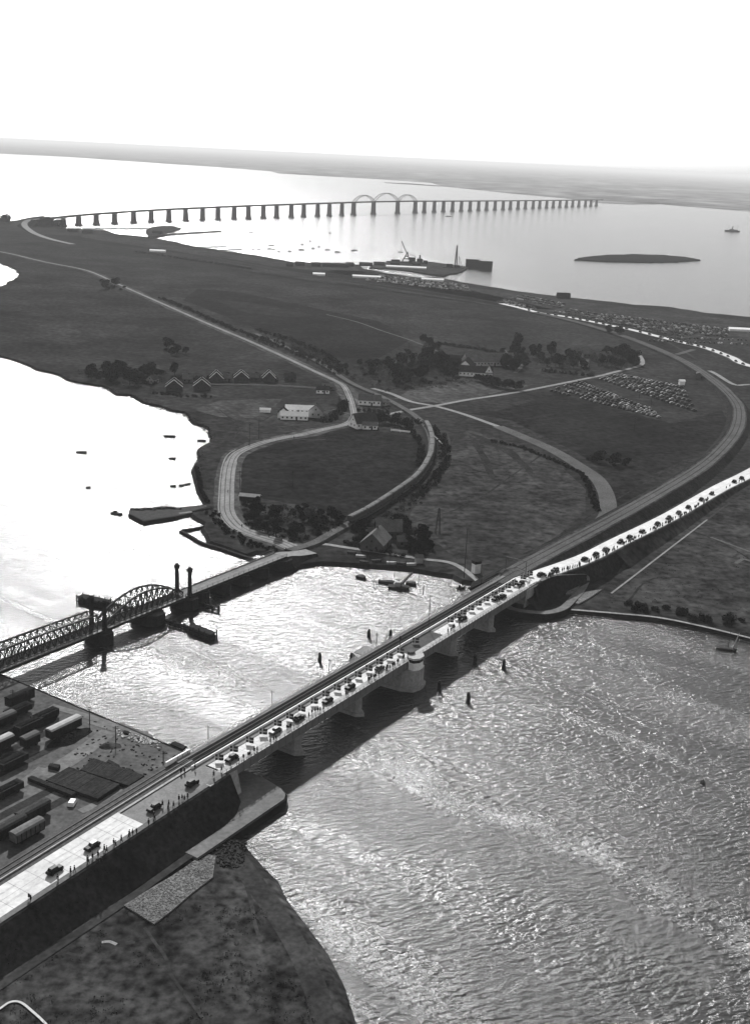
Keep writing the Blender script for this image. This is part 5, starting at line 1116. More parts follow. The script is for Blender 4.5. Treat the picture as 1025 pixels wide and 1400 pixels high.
for k, (u, v, h) in enumerate([(538.5, 791, 5.5), (571.5, 799, 6.5), (510.5, 803, 3.5), (578, 813, 3.5)]):
    p = at(u, v); q = thing('mooring_pole', 'thin dark pole standing in the sound, %s' % ['behind the crane barge', 'right of the crane barge', 'left of the pontoons', 'below the crane barge'][k], 'pole', (p.x, p.y, 0), 0, 'mooring poles in the sound'); mb = MB(); mb.tube((0, 0, -1), (0.1, 0, h), .13, 6, .1); mb.build('post', 'timber', q)
boat(629.5, 805.5, 3.6, R(20), 'small dark boat moored against the new bridge on the shore side', None, 0, 0, 'hull', True)
for k, (u, v) in enumerate([(481, 757), (493, 762), (515, 768), (498, 770), (535, 771), (549, 772), (562, 773)]):
    p = at(u, v, GZ + .02); q = thing('rowing_boat', '%s rowing boat pulled up on the shore below the lane, %s from the left' % ('pale' if k in (1, 4, 6) else 'dark', ordw(k + 1)), 'boat', p, R(ru(-40, 40)), 'rowing boats on the shore'); mb = MB(); hull(mb, 4.2, 1.5, .6, .3, .3, .5); mb.build('hull', 'pale_grey' if k in (1, 4, 6) else 'plank', q); mb = MB(); mb.box((0, 0, .92), (.3, 1.2, .06)); mb.box((-1.1, 0, .92), (.3, 1.2, .06)); mb.build('thwarts', 'timber', q)
for k, (u, v, h) in enumerate([(498, 779, 5), (505, 777, 5.5), (513, 778, 4.5), (532, 776, 6), (545, 778, 5), (484, 774, 4)]):
    p = at(u, v, .5); q = thing('mooring_pole', 'thin pole at the boat landing below the lane, %s from the left' % ordw(k + 1), 'pole', p, 0, 'poles at the boat landing'); mb = MB(); mb.tube((0, 0, -1), (.1, 0, h), .09, 6, .06); mb.build('post', 'timber', q)
# buoy
p = at(960, 1071); t = thing('buoy', 'dark floating buoy alone in the open water at right', 'buoy', (p.x, p.y, 0)); mb = MB(); mb.tube((0, 0, -.3), (0, 0, .45), .75, 12, .65); mb.build('float', 'tarred_pile', t); mb = MB(); mb.tube((0, 0, .45), (0, 0, 1.2), .14, 8); mb.build('post', 'tarred_pile', t)
# small boats in the far bay
FB = [(343, 318, 14), (371, 336, 16), (371, 341, 20), (354, 341.6, 10), (396, 344, 9), (412, 342, 14), (413, 334.5, 8), (381, 344.5, 7), (447.5, 342, 12), (461, 345, 12), (484, 343, 14), (451, 319, 6), (613, 296, 26), (346, 341, 8), (428, 340, 8), (436, 338, 6), (424, 330, 5)]
FBL = ['upper left', 'first below the upper left', 'second below the upper left', 'leftmost', 'left of centre near the shore', 'centre', 'centre, upper', 'left of centre, small', 'with a mast, nearest the beach', 'right, nearest the beach', 'rightmost with a tall mast', 'far out alone', '', 'second from left', 'thin tall mast in the middle', 'right of the thin tall mast', 'highest of all']
for k, (u, v, L_) in enumerate(FB):
    boat(u, v, L_ * .8, R(ru(-10, 10)), 'small boat %s' % ('sailing just beyond the long bridge arches' if k == 12 else 'in the far bay below the long bridge, ' + FBL[k]), 'boats in the far bay', (14 if k in (8, 10, 14) else 6 if k % 2 else 0), 0, 'hull', True, h=1.2)
# steamer
p = at(1000, 317); t = thing('steamship', 'distant steamship with funnel heading across the sound at right', 'ship', (p.x, p.y, 0), R(176))
mb = MB(); hull(mb, 44, 9, 4, .2); mb.build('hull', 'mid_grey', t); mb = MB(); mb.box((-2, 0, 5.6), (24, 7, 3)); mb.box((2, 0, 8), (9, 6, 2)); mb.build('deckhouse', 'pale_grey', t)
mb = MB(); mb.tube((0, 0, 8), (-.6, 0, 16), 1.3, 10); mb.build('funnel', 'steel_mid', t)
for x in (13, -15): mb = MB(); mb.tube((x, 0, 4), (x, 0, 19), .25, 6); mb.build('mast', 'timber', t)
# floating cranes and caissons at the harbour arm
p = at(556, 361); t = thing('floating_crane', 'big floating derrick crane with raised jib and boiler house at the harbour arm', 'crane', (p.x, p.y, 0), 0)
mb = MB(); hull(mb, 66, 16, 3.2, .1); mb.build('hull', 'hull', t); mb = MB(); mb.box((8, 0, 7), (10, 9, 8)); mb.box((20, 0, 6.5), (9, 8, 6)); mb.box((-18, 0, 5), (14, 9, 3)); mb.box((29, 0, 5.2), (7, 8, 4)); mb.build('deckhouse', 'steel_dark', t)
mb = MB(); mb.tube((20, 0, 9), (20, 0, 15), 1.2, 8); mb.build('funnel', 'steel_dark', t)
mb = MB()
for y in (-3.5, 3.5):
    for q0, q1 in (((-8, y, 3), (0, y * .4, 18)), ((5, y, 3), (0, y * .4, 18)), ((-6, y, 8), (3.4, y, 8)), ((-3.5, y * .7, 12), (2, y * .7, 12))): mb.bar(q0, q1, 1.1)
mb.bar((0, -1.4, 18), (0, 1.4, 18), 2); mb.build('tower', 'steel_dark', t)
mb = MB(); mb.bar((-1, -1.5, 16), (-10, 0, 35), .9); mb.bar((-1, 1.5, 16), (-10, 0, 35), .9)
for k in range(6): mb.bar((-1 - 9 * k / 6, -1.5 * (1 - k / 6), 16 + 19 * k / 6), (-1 - 9 * (k + 1) / 6, 1.5 * (1 - (k + 1) / 6), 16 + 19 * (k + 1) / 6), .5)
mb.build('jib', 'steel_mid', t); mb = MB(); mb.bar((-9.8, 0, 35), (-9.8, 0, 19), .3); mb.bar((0, 0, 18), (28, 0, 5), .35); mb.build('cables', 'steel_dark', t); mb = MB(); mb.box((-11, 0, 18), (8, 2, 1.2)); mb.build('load', 'steel_dark', t)
p = at(619, 368); t = thing('floating_crane', 'smaller floating crane with tall upright mast at the tip of the harbour arm', 'crane', (p.x, p.y, 0), 0)
mb = MB(); hull(mb, 34, 12, 3.0, .1); mb.build('hull', 'hull', t); mb = MB(); mb.box((-6, 0, 5.6), (10, 7, 5)); mb.box((6, 0, 4.8), (8, 6, 3.5)); mb.build('deckhouse', 'steel_dark', t)
mb = MB(); mb.bar((2, -2, 4), (4, 0, 36), 1.1); mb.bar((6, 2, 4), (4, 0, 36), 1.1)
for k in range(6): mb.bar((2 + k * .3, -2 + k * .33, 4 + k * 5), (6 - (k + 1) * .33, 2 - (k + 1) * .33, 4 + (k + 1) * 5), .5)
mb.build('mast', 'steel_mid', t); mb = MB(); mb.bar((10, 0, 4), (8, 0, 20), .6); mb.bar((8, 0, 20), (14, 0, 4), .5); mb.build('derrick', 'steel_dark', t)
for k, (u, v) in enumerate([(645.5, 367), (662.5, 369.5)]):
    p = at(u, v); t = thing('caisson', 'huge dark floating box caisson off the harbour arm, %s one' % ('left' if k == 0 else 'right'), 'caisson', (p.x, p.y, 0), R(-4), 'floating caissons'); mb = MB(); mb.prism([(-11, -6), (11, -6), (11, 6), (-11, 6)], -2, 14); mb.build('box', 'tarred_pile', t)
    mb = MB(); mb.box((0, -6.2, 13.2), (22.6, .35, .9)); mb.box((0, -6.2, 7), (22.6, .3, .6))
    mb.build('ribs', 'timber', t)
    mb = MB(); mb.prism([(-9.5, -4.5), (9.5, -4.5), (9.5, 4.5), (-9.5, 4.5)], 14.01, 14.3); mb.build('cover', 'steel_dark', t)

# ================================================================ RAILWAY YARD (lower left)
def wagon(u, v, L_, label, covered=True, m='timber', rm='tarpaulin', rz=brz, h=2.2, roof=None):
    p = at(u, v, 3.0); t = thing('goods_wagon', label, 'wagon', p, rz, 'goods wagons in the yard')
    mb = MB(); mb.box((0, 0, .95), (L_, 2.5, .3)); mb.build('underframe', 'steel_dark', t)
    mb = MB(); mb.box((0, 0, 1.1 + h / 2), (L_ - .2, 2.6, h)); b_ = mb.build('body', m, t)
    mb = MB()
    for k in range(int(L_ / 1.4) + 1): 
        for y in (-1.33, 1.33): mb.box((-L_ / 2 + .2 + k * (L_ - .4) / int(L_ / 1.4), y, 1.1 + h / 2), (.14, .08, h))
    mb.build('ribs', 'steel_dark', b_)
    if covered: mb = MB(); mb.sweep([Vector((-L_ / 2 - .1, 0, 1.1 + h)), Vector((L_ / 2 + .1, 0, 1.1 + h))], [(1.45, 0.02), (1.0, .4), (0, .55), (-1.0, .4), (-1.45, 0.02)], closed=True); mb.build('roof', rm, t)
    else: mb = MB(); mb.box((0, 0, 1.1 + h + .12), (L_ - .7, 2.1, .3), 0, .7); mb.build('load', 'coal', t)
    for x in (-L_ * .28, L_ * .28):
        for y in (-.85, .85): mb = MB(); mb.tube((x, y - .07, .5), (x, y + .07, .5), .5, 12); mb.build('wheel', 'steel_dark', t)
    return t
WG = [((38, 1146), 8.5, 'goods wagon under a pale sagging tarpaulin, nearest the road', True, 'tarpaulin', 'tarpaulin'), ((46, 1120), 9.0, 'dark long wagon just behind the tarpaulin-covered one', True, 'timber', 'roof_tile'), ((14, 1141), 8.5, 'dark wagon at the left picture edge next to the tarpaulin wagon', True, 'timber', 'roof_tile'), ((12, 1087), 8.0, 'black open wagon at the left picture edge above the others', False, 'tarred_pile', 'tarpaulin'),
      ((88, 1003), 11.0, 'wagon with a long pale roof beside the coal heap in the yard', True, 'timber', 'pale_grey'), ((42, 1020), 5.0, 'short wagon with a pale roof between the dark heaps', True, 'timber', 'mid_grey'), ((4, 1024), 6.0, 'pale-roofed wagon cut by the left picture edge, lower one', True, 'timber', 'pale_grey'), ((7, 992), 6.5, 'pale-roofed wagon cut by the left picture edge, upper one', True, 'timber', 'mid_grey'),
      ((62, 985), 8.5, 'open black wagon loaded with coal in the middle of the yard', False, 'tarred_pile', ''), ((40, 998), 8.5, 'open black coal wagon left of the pale-roofed wagon', False, 'tarred_pile', ''), ((25, 978), 8.5, 'open black coal wagon in the upper part of the yard', False, 'tarred_pile', ''), ((18, 1048), 8.5, 'open dark wagon below the coal wagons near the left edge', False, 'tarred_pile', ''), ((28, 962), 9, 'dark covered wagon farthest back in the yard', True, 'tarred_pile', 'roof_dark')]
for (u, v), L_, lab, cov, m, rm in WG: wagon(u, v, L_, lab, cov, m, rm or 'tarpaulin', h=1.5 if not cov else 2.1)
def heap(u, v, rx, ry, h, m, label, rz=0.0, z=3.0, name='coal_heap', cat='coal heap'):
    p = at(u, v, z); mb = MB(); N_ = 18; K = 7
    for j in range(K + 1):
        f = j / K
        for i in range(N_):
            a = 2 * math.pi * i / N_; r = (1 - f) ** .85 * (1 + .25 * noise.noise(Vector((math.cos(a) * 2, math.sin(a) * 2, u * .1 + f * 2)))); zz = h * f ** 1.1 * (1 + .25 * noise.noise(Vector((a, f * 3, v * .3)))) - .05
            x, y = rx * r * math.cos(a), ry * r * math.sin(a); mb.v.append((x * math.cos(rz) - y * math.sin(rz), x * math.sin(rz) + y * math.cos(rz), zz))
    for j in range(K):
        for i in range(N_): mb.f.append((j * N_ + i, j * N_ + (i + 1) % N_, (j + 1) * N_ + (i + 1) % N_, (j + 1) * N_ + i)); mb.m.append(0)
    o = mb.build(name, m, None, True); o.location = p; tag(o, label, cat); return o
heap(96, 1009, 7.5, 3.2, 1.7, 'coal', 'long dark coal heap in front of the pale-roofed wagon', brz)
heap(58, 985, 6, 3.4, 2.6, 'coal', 'black coal heap in the upper middle of the yard', brz)
heap(20, 1006, 6, 3.4, 2.4, 'coal', 'black coal heap near the left edge of the yard', brz)
heap(12, 1036, 5, 2.8, 1.8, 'coal', 'low black heap under the left-edge wagons', brz)
heap(150, 1020, 3.5, 2.4, .5, 'rough_ground', 'low rounded spoil mound near the quay', 0, name='spoil_mound', cat='mound')
# sleeper stacks: two big flat stacks, long log pile
def stack(px4, h, label, z=3.0, m='timber', edge='tarred_pile'):
    P_ = [at(u, v, z + h) for u, v in px4]; c = cen(P_); c.z = z; t = thing('sleeper_stack', label, 'timber stack', c, 0, 'sleeper stacks in the yard'); Q = [(p.x - c.x, p.y - c.y) for p in P_]
    mb = MB(); mb.prism(Q, -.1, h - .25); mb.build('lower_layers', edge, t)
    d = Vector((Q[1][0] - Q[0][0], Q[1][1] - Q[0][1], 0)); L_ = d.length; k = int(L_ / .45)
    mb = MB()
    for i in range(k):
        f0_, f1_ = i / k, (i + .8) / k
        a = [Vector((Q[0][0] + (Q[1][0] - Q[0][0]) * f, Q[0][1] + (Q[1][1] - Q[0][1]) * f, 0)) for f in (f0_, f1_)]; b = [Vector((Q[3][0] + (Q[2][0] - Q[3][0]) * f, Q[3][1] + (Q[2][1] - Q[3][1]) * f, 0)) for f in (f1_, f0_)]
        hh = h + ru(-.06, .04); mb.hexa([a[0] + Vector((0, 0, h - .25)), a[1] + Vector((0, 0, h - .25)), b[0] + Vector((0, 0, h - .25)), b[1] + Vector((0, 0, h - .25))], [a[0] + Vector((0, 0, hh)), a[1] + Vector((0, 0, hh)), b[0] + Vector((0, 0, hh)), b[1] + Vector((0, 0, hh))])
    top = mb.build('top_layer', m, t); top['kind'] = 'stuff'; return t
stack([(63, 1066), (134, 1092), (164, 1072), (95, 1048)], 1.1, 'large low stack of dark sleepers in the yard, left one', m='ballast_dark')
stack([(110, 1052), (176, 1074), (198, 1060), (128, 1036)], 1.0, 'large low stack of dark sleepers in the yard, right one', m='ballast_dark')
stack([(38, 1063), (99, 1087), (104, 1083), (44, 1060)], 1.0, 'long narrow pile of dark logs in front of the sleeper stacks')
stack([(146, 1041), (161, 1049), (164, 1046), (149, 1038)], .8, 'small dark log pile beside the right sleeper stack')
stack([(170, 1053), (180, 1056), (183, 1052), (173, 1049)], .9, 'tiny dark pile at the far corner of the right sleeper stack')
stack([(66, 1047), (80, 1050), (83, 1045), (69, 1043)], 1.0, 'small dark pile above the left sleeper stack')
stack([(232, 1016), (250, 1024), (256, 1020), (239, 1013)], .5, 'low dark timber stack at the quay next to the new bridge')
stack([(168, 1001), (176, 1003), (178, 1000), (170, 998)], .6, 'small dark timber stack on the quay edge')
p = at(99, 1100, 3); t = thing('crate', 'small bright white covered crate in front of the log pile', 'crate', p, brz + .5); mb = MB(); mb.box((0, 0, .55), (2.6, 1.6, 1.1), 0, .8); mb.build('cover', 'white', t); mb = MB(); mb.box((0, 0, .06), (2.8, 1.8, .12)); mb.build('pallet', 'timber', t)
for k, (n0, s0, s1) in enumerate([(30, -110, -10), (36, -110, -6), (52, -110, 0), (60, -110, 2), (68, -110, 4)]):
    struct(ribbon('railway_bed', [BR(s0, n0, 3.02), BR(s1, n0, 3.02)], 1.3, 1.3, .03, 'ballast_dark'))
for k, (a, b, w_) in enumerate([((150, 1000), (60, 1062), 2.6), ((125, 985), (205, 1010), 2.0), ((0, 1090), (60, 1050), 1.6), ((110, 1110), (220, 1055), 1.2), ((70, 965), (200, 1005), 1.3)]):
    struct(ribbon('path', smooth_path([at(*a, 3), (at(*a, 3) + at(*b, 3)) / 2 + Vector((ru(-1, 1), ru(-1, 1), 0)), at(*b, 3)]), w_, w_, .05 + .01 * k, 'quay_top'))
mb = MB()
for _ in range(170):
    u = ru(100, 250); v = ru(975, 1060); p = at(u, v, 3.05)
    if p.x > -50 and (p - B0).dot(BN) < 20: continue
    if (p - B0).dot(BD) > 11: continue
    mb.box((p.x, p.y, 3.1), (ru(.2, 1.1), ru(.2, .6), ru(.1, .35)), ru(0, 3), .8)
tag(mb.build('debris', 'ballast_dark'), 'scattered timber bits and rubble on the yard ground', 'rubble')['kind'] = 'stuff'
mb = MB()
for _ in range(90):
    t_ = rnd(); p = at(160 + 60 * t_, 1000 + 18 * t_ + ru(-4, 6), 3.05); mb.box((p.x, p.y, 3.12), (ru(.3, 1.3), ru(.2, .6), ru(.1, .4)), ru(0, 3), .8)
tag(mb.build('rubble', 'pale_grey'), 'pale rubble strewn along the yard quay', 'rubble')['kind'] = 'stuff'

# ================================================================ TREES AND BUSHES
def tree_mesh(kind):
    cr_, tr = MB(), MB()
    if kind in (0, 1, 2):
        H_ = (8, 10, 7)[kind]; Rr = (3.2, 3.4, 3.8)[kind]
        tr.tube((0, 0, 0), (.1, .1, H_ * .55), .28, 7, .16)
        for k in range(5):
            a = k * 1.26 + kind; tr.tube((0, 0, H_ * (.28 + .05 * k)), (Rr * .6 * math.cos(a), Rr * .6 * math.sin(a), H_ * (.5 + .06 * k)), .12, 5, .05)
        for k in range(9):
            a = k * 2.4 + kind; r = Rr * (.15 + .5 * ((k * .37) % 1)); cr_.leaves((r * math.cos(a), r * math.sin(a), H_ * (.42 + .42 * ((k * .618) % 1))), (Rr * .55, Rr * .55, H_ * .22), 110, .42)
    else:
        Rr = (1.8, 2.4)[kind - 3]; tr.tube((0, 0, 0), (0, 0, .9), .12, 6, .08)
        for k in range(6): a = k * 2.1; r = Rr * .5; cr_.leaves((r * math.cos(a), r * math.sin(a), Rr * (.45 + .2 * (k % 2))), (Rr * .6, Rr * .6, Rr * .5), 45, .3)
    return tr, cr_
TM = []
for lm in ('leaf', 'leaf_dark', 'leaf_pale'):
    row = []
    for k in range(5): tr, cr_ = tree_mesh(k); row.append((tr.mesh('trunk', 'bark'), cr_.mesh('crown', lm)))
    TM.append(row)
ntree = 0
def tree(p, k, lm, s, label, grp, cat='tree', nm=None):
    global ntree; ntree += 1
    t = thing(nm or ('tree' if k < 3 else 'bush'), label, cat if k < 3 else 'bush', p, ru(0, 6), grp); t.scale = (s, s, s * ru(.85, 1.15))
    for n_, me in zip(('trunk', 'crown'), TM[lm][k]): c = bpy.data.objects.new(n_, me); C.objects.link(c); c.parent = t
def inside(x, y, poly):
    r = False; n = len(poly); j = n - 1
    for i in range(n):
        if (poly[i][1] > y) != (poly[j][1] > y) and x < (poly[j][0] - poly[i][0]) * (y - poly[i][1]) / (poly[j][1] - poly[i][1]) + poly[i][0]: r = not r
        j = i
    return r
def grove(poly, n, kinds, where, grp, lm=(0, 1), s=(.8, 1.15), z=GZ):
    xs = [p[0] for p in poly]; ys = [p[1] for p in poly]; pts = []; k = 0
    while len(pts) < n and k < 20000:
        k += 1; u, v = ru(min(xs), max(xs)), ru(min(ys), max(ys))
        if inside(u, v, poly): pts.append((u, v))
    pts.sort()
    for i, (u, v) in enumerate(pts):
        kd = random.choice(kinds); p = at(u, v, z - .1); tree(p, kd, random.choice(lm), ru(*s) * ru(.85, 1.6), 'dark %s in %s, %s from left' % ('tree' if kd < 3 else 'bush', where, ordw(i + 1)), grp)
def rowof(pts, n, kinds, where, grp, lm=(0, 1), s=(.7, 1.1), w_=2.0, z=GZ):
    if all(k < 3 for k in kinds):
        P_ = px(pts, z); cum_ = [0]
        for a, b in zip(P_, P_[1:]): cum_.append(cum_[-1] + (b - a).length)
        for i in range(n):
            d = cum_[-1] * (i + ru(.1, .9)) / n; j = max(k for k in range(len(P_) - 1) if cum_[k] <= d); t = (d - cum_[j]) / (cum_[j + 1] - cum_[j]); p = P_[j] + (P_[j + 1] - P_[j]) * t + Vector((ru(-w_, w_), ru(-w_, w_), -.1))
            tree(p, random.choice(kinds), random.choice(lm), ru(*s) * 1.15, 'dark tree in %s, %s along it' % (where, ordw(i + 1)), grp)
        return
    P_ = px(pts, z); L_ = sum((b - a).length for a, b in zip(P_, P_[1:])); c0_ = cen(P_); c0_.z = z; t = thing('hedge', where[0].upper() * 0 + where.replace('the ', '', 1) + ', dark and uneven', 'hedge', c0_)
    cm, tm = MB(), MB(); sz = s[1] * 1.5; k = int(L_ / (sz * .9)); hh = 1.6 if 2 in kinds else 1.0
    for a, b in zip(P_, P_[1:]):
        m_ = max(1, int(k * (b - a).length / L_))
        for i in range(m_):
            if rnd() < .12: continue
            q = a + (b - a) * ((i + rnd()) / m_) - c0_ + Vector((ru(-w_, w_), ru(-w_, w_), 0)); r = sz * ru(.55, 1.15) * hh ** .5
            cm.leaves((q.x, q.y, r * .7), (r, r, r * .8 * hh), int(46 * hh), .32 + r * .06); tm.tube((q.x, q.y, -.1), (q.x, q.y, r * .6), .08, 5)
    cm.build('foliage', 'leaf_dark' if max(lm) == 1 and rnd() < .7 else 'leaf', t); tm.build('stems', 'bark', t)['kind'] = 'stuff'
def scrub(poly, dens, label, r0=1.3, m='leaf_dark', z=GZ, h=.8):
    P_ = px(poly, z); ar = abs(sum(P_[i].x * P_[(i + 1) % len(P_)].y - P_[(i + 1) % len(P_)].x * P_[i].y for i in range(len(P_)))) / 2; n = int(ar * dens); xs = [p.x for p in P_]; ys = [p.y for p in P_]; mb = MB(); k = 0; PP = [(p.x, p.y) for p in P_]
    while n > 0 and k < 60000:
        k += 1; x, y = ru(min(xs), max(xs)), ru(min(ys), max(ys))
        if inside(x, y, PP): n -= 1; r = r0 * ru(.6, 1.4); mb.leaves((x, y, z + r * .35 * h), (r, r, r * h), 34, .3)
    tag(mb.build('undergrowth', m), label, 'undergrowth')['kind'] = 'stuff'
grove([(480, 503), (500, 495), (558, 486), (606, 488), (632, 508), (622, 516), (600, 520), (556, 530), (538, 530), (505, 518)], 60, (0, 2, 0, 3), 'the dark farm wood', 'trees of the farm wood', (1, 1, 0), (.7, 1.0))
grove([(553, 492), (600, 492), (618, 505), (560, 500)], 14, (1, 0), 'the thick middle of the farm wood', 'tall trees of the farm wood', (1,), (.8, 1.1))
rowof([(576, 468), (590, 474), (604, 479)], 9, (0, 2), 'the short tree row behind the farm shed', 'short row behind the farm', (1,), (.7, .9))
rowof([(604, 471), (630, 475), (655, 478), (680, 484)], 16, (2, 3, 4), 'the thin hedge row behind the barn', 'hedge row behind the barn', (1, 0), (.5, .8))
rowof([(648, 520), (668, 526), (690, 531), (712, 533)], 18, (2, 0), 'the tree belt below the white farmhouse', 'belt below the farmhouse', (1,), (.55, .85))
grove([(684, 497), (712, 497), (722, 506), (712, 513), (686, 510)], 12, (0, 2), 'the clump right of the farmhouse', 'clump right of the farmhouse', (1, 0), (.6, .9))
grove([(684, 482), (700, 478), (740, 484), (780, 490), (800, 498), (805, 507), (770, 508), (725, 500), (700, 494)], 34, (0, 2, 0, 3), 'the right-hand grove, left half', 'trees of the right-hand grove', (1, 1, 0), (.7, 1.1))
grove([(826, 488), (835, 478), (856, 480), (872, 494), (878, 500), (850, 505), (815, 507)], 24, (0, 2, 1), 'the right-hand grove, right half', 'right half of the right-hand grove', (1, 1, 0), (.75, 1.05))
rowof([(740, 508), (780, 512), (812, 515)], 10, (2, 3, 4), 'the hedge above the car park lane', 'hedge above the lane', (1,), (.6, .9))
scrub([(480, 503), (500, 495), (558, 486), (606, 488), (632, 508), (622, 516), (600, 520), (556, 530), (538, 530), (505, 518)], .035, 'dense dark undergrowth filling the farm wood', 2.6)
scrub([(684, 482), (700, 478), (740, 484), (780, 490), (800, 498), (805, 507), (770, 508), (725, 500), (700, 494)], .03, 'dense dark undergrowth of the right-hand grove, left half', 2.6)
scrub([(826, 488), (835, 478), (856, 480), (872, 494), (878, 500), (850, 505), (815, 507)], .03, 'dense dark undergrowth of the right-hand grove, right half', 2.6)
scrub([(328, 700), (345, 688), (400, 694), (455, 708), (470, 722), (440, 733), (400, 742), (365, 735), (338, 722)], .07, 'tangled dark undergrowth of the garden inside the old road bend', 1.4)
scrub([(105, 508), (135, 505), (190, 507), (222, 515), (225, 532), (190, 530), (150, 527), (118, 520)], .03, 'rough dark scrub by the left shore', 2.0)
scrub([(535, 716), (565, 722), (592, 735), (594, 756), (575, 764), (555, 757), (548, 735)], .06, 'dark undergrowth right of the shore houses', 1.6)
scrub([(478, 705), (510, 702), (552, 678), (590, 640), (596, 612), (606, 612), (606, 645), (575, 690), (530, 718), (490, 722)], .05, 'dark scrub on the railway cutting outside the train curve', 1.5)
scrub([(520, 556), (545, 566), (566, 580), (560, 590), (520, 580)], .05, 'dark scrub between the villa and the train', 1.3)
scrub([(350, 458), (400, 476), (440, 492), (470, 512), (478, 522), (500, 524), (470, 500), (430, 480), (380, 462)], .03, 'dark scrub strip between old road and old railway', 1.7)
scrub([(490, 519), (540, 531), (600, 521), (640, 516), (700, 533), (650, 527), (560, 535), (520, 536)], .025, 'dark thicket along the lower edge of the farm wood', 1.8)
tree(at(707, 480, GZ), 1, 1, 1.5, 'tallest dark tree, standing at the left edge of the right-hand grove', None)
grove([(826, 455), (850, 456), (850, 459), (835, 460)], 4, (0, 2), 'the tiny clump beside the far railway bend', 'clump at the far bend', (1,), (.7, .9))
grove([(218, 482), (228, 476), (248, 477), (262, 483), (240, 487)], 10, (2, 3, 4, 0), 'the lone bush group in the left field', 'lone bush group', (1,), (.6, 1.0))
grove([(141, 392), (150, 390), (172, 391), (174, 396), (158, 399), (143, 398)], 8, (2, 3, 4), 'the bush group beside the far old road', 'bush group by the far road', (1,), (.9, 1.3))
rowof([(219, 408), (250, 420), (290, 438), (330, 455), (350, 462)], 26, (3, 4), 'the scrub line above the far old road', 'scrub line above the far road', (0, 1), (.7, 1.1), 3)
rowof([(350, 462), (385, 474), (420, 488), (445, 498), (468, 514)], 36, (3, 4, 2), 'the scrub belt right of the old road', 'scrub belt right of the road', (0, 1), (.6, 1.0), 6)
rowof([(352, 452), (400, 466), (440, 483), (475, 505)], 22, (3, 4), 'the outer scrub belt along the old railway', 'outer scrub belt', (0, 1), (.6, 1.0), 4)
grove([(105, 508), (135, 505), (190, 507), (222, 515), (225, 528), (190, 528), (150, 525), (118, 520)], 40, (3, 4, 2), 'the rough scrub by the left shore', 'scrub by the left shore', (0, 1, 0), (.6, 1.1))
tree(G(239, 513), 0, 1, 1.1, 'round dark tree behind the leftmost gabled house', None)
for k, (u, v) in enumerate([(209, 511), (218, 510), (224, 511)]): tree(G(u, v), 4, 2, .9, 'pale blossoming bush left of the round tree, %s from the left' % ordw(k + 1), 'pale bushes')
rowof([(245, 518), (270, 519), (310, 516), (345, 520), (380, 522)], 20, (3, 4, 2), 'the garden bushes between the gabled houses', 'garden bushes', (1,), (.5, .8), 2)
rowof([(210, 538), (250, 542), (288, 543)], 16, (3, 4), 'the dark hedge in front of the two left gabled houses', 'hedge in front of the gabled houses', (1,), (.5, .8), 2)
rowof([(440, 578), (455, 572), (466, 562), (470, 550)], 18, (3, 4, 2), 'the bushes inside the fork bend', 'bushes inside the fork bend', (1,), (.5, .8), 3)
rowof([(488, 562), (505, 563), (525, 566), (520, 572), (508, 574)], 18, (0, 2, 3), 'the trees below the white villa', 'trees below the villa', (1,), (.5, .75), 3)
rowof([(515, 578), (535, 580), (552, 582), (560, 586)], 14, (0, 2), 'the trees right of the fork house', 'trees right of the fork house', (1,), (.5, .75), 3)
rowof([(568, 575), (600, 592), (608, 612), (606, 640), (590, 660), (570, 680)], 34, (3, 4), 'the scrub on the outer side of the curved train', 'scrub outside the curved train', (1,), (.6, .9), 3)
rowof([(560, 585), (574, 605), (576, 625), (570, 638)], 12, (3, 4), 'the bushes inside the train curve', 'bushes inside the train curve', (1,), (.5, .8), 2)
grove([(328, 700), (345, 688), (400, 694), (455, 708), (470, 722), (440, 733), (400, 742), (365, 735), (338, 722)], 62, (3, 4, 2, 0), 'the overgrown garden inside the old road bend', 'overgrown garden', (0, 1, 1), (.35, .6))
grove([(410, 704), (430, 704), (437, 712), (415, 713)], 6, (4, 2), 'the pale bushes of the overgrown garden', 'pale bushes of the garden', (2, 0), (.5, .7))
grove([(535, 716), (565, 722), (588, 735), (592, 752), (575, 762), (558, 757), (552, 735)], 28, (0, 2), 'the dark trees right of the shore houses', 'trees right of the shore houses', (1,), (.38, .6))
grove([(480, 728), (496, 722), (500, 745), (486, 748)], 10, (2, 3), 'the bushes left of the shore houses', 'bushes left of the shore houses', (1, 0), (.5, .7))
rowof([(470, 742), (500, 752), (560, 762)], 10, (3,), 'the low hedge above the shore lane', 'hedge above the shore lane', (1,), (.5, .7), 1)
grove([(797, 626), (808, 624), (830, 630), (858, 636), (855, 641), (830, 638), (808, 632)], 12, (2, 3, 4), 'the bush line below the railway bank', 'bush line under the bank', (1,), (.5, .75))
rowof([(668, 603), (712, 612), (760, 632), (795, 648), (806, 668), (816, 700)], 20, (3, 4), 'the bushes lining the broad gravel track', 'bushes lining the gravel track', (1, 0), (.4, .65), 1.5)
grove([(920, 838), (960, 846), (985, 848), (1022, 848), (1022, 857), (985, 856), (940, 849)], 14, (3, 4), 'the bushes near the sailing boat shore', 'bushes near the boat shore', (1,), (.5, .8))
grove([(842, 822), (870, 826), (935, 836), (935, 842), (870, 838)], 16, (3,), 'the low scrub above the right shore', 'low scrub above the right shore', (1, 0), (.4, .7))
rowof([(268, 640), (272, 655), (275, 672), (285, 688)], 10, (3,), 'the reeds bank beside the bay', 'bank bushes beside the bay', (1,), (.5, .7), .6)
rowof([(290, 700), (300, 716), (318, 730), (345, 745), (375, 752)], 16, (3,), 'the scrub between old road and basin', 'scrub between road and basin', (1, 0), (.35, .6), 2.5)
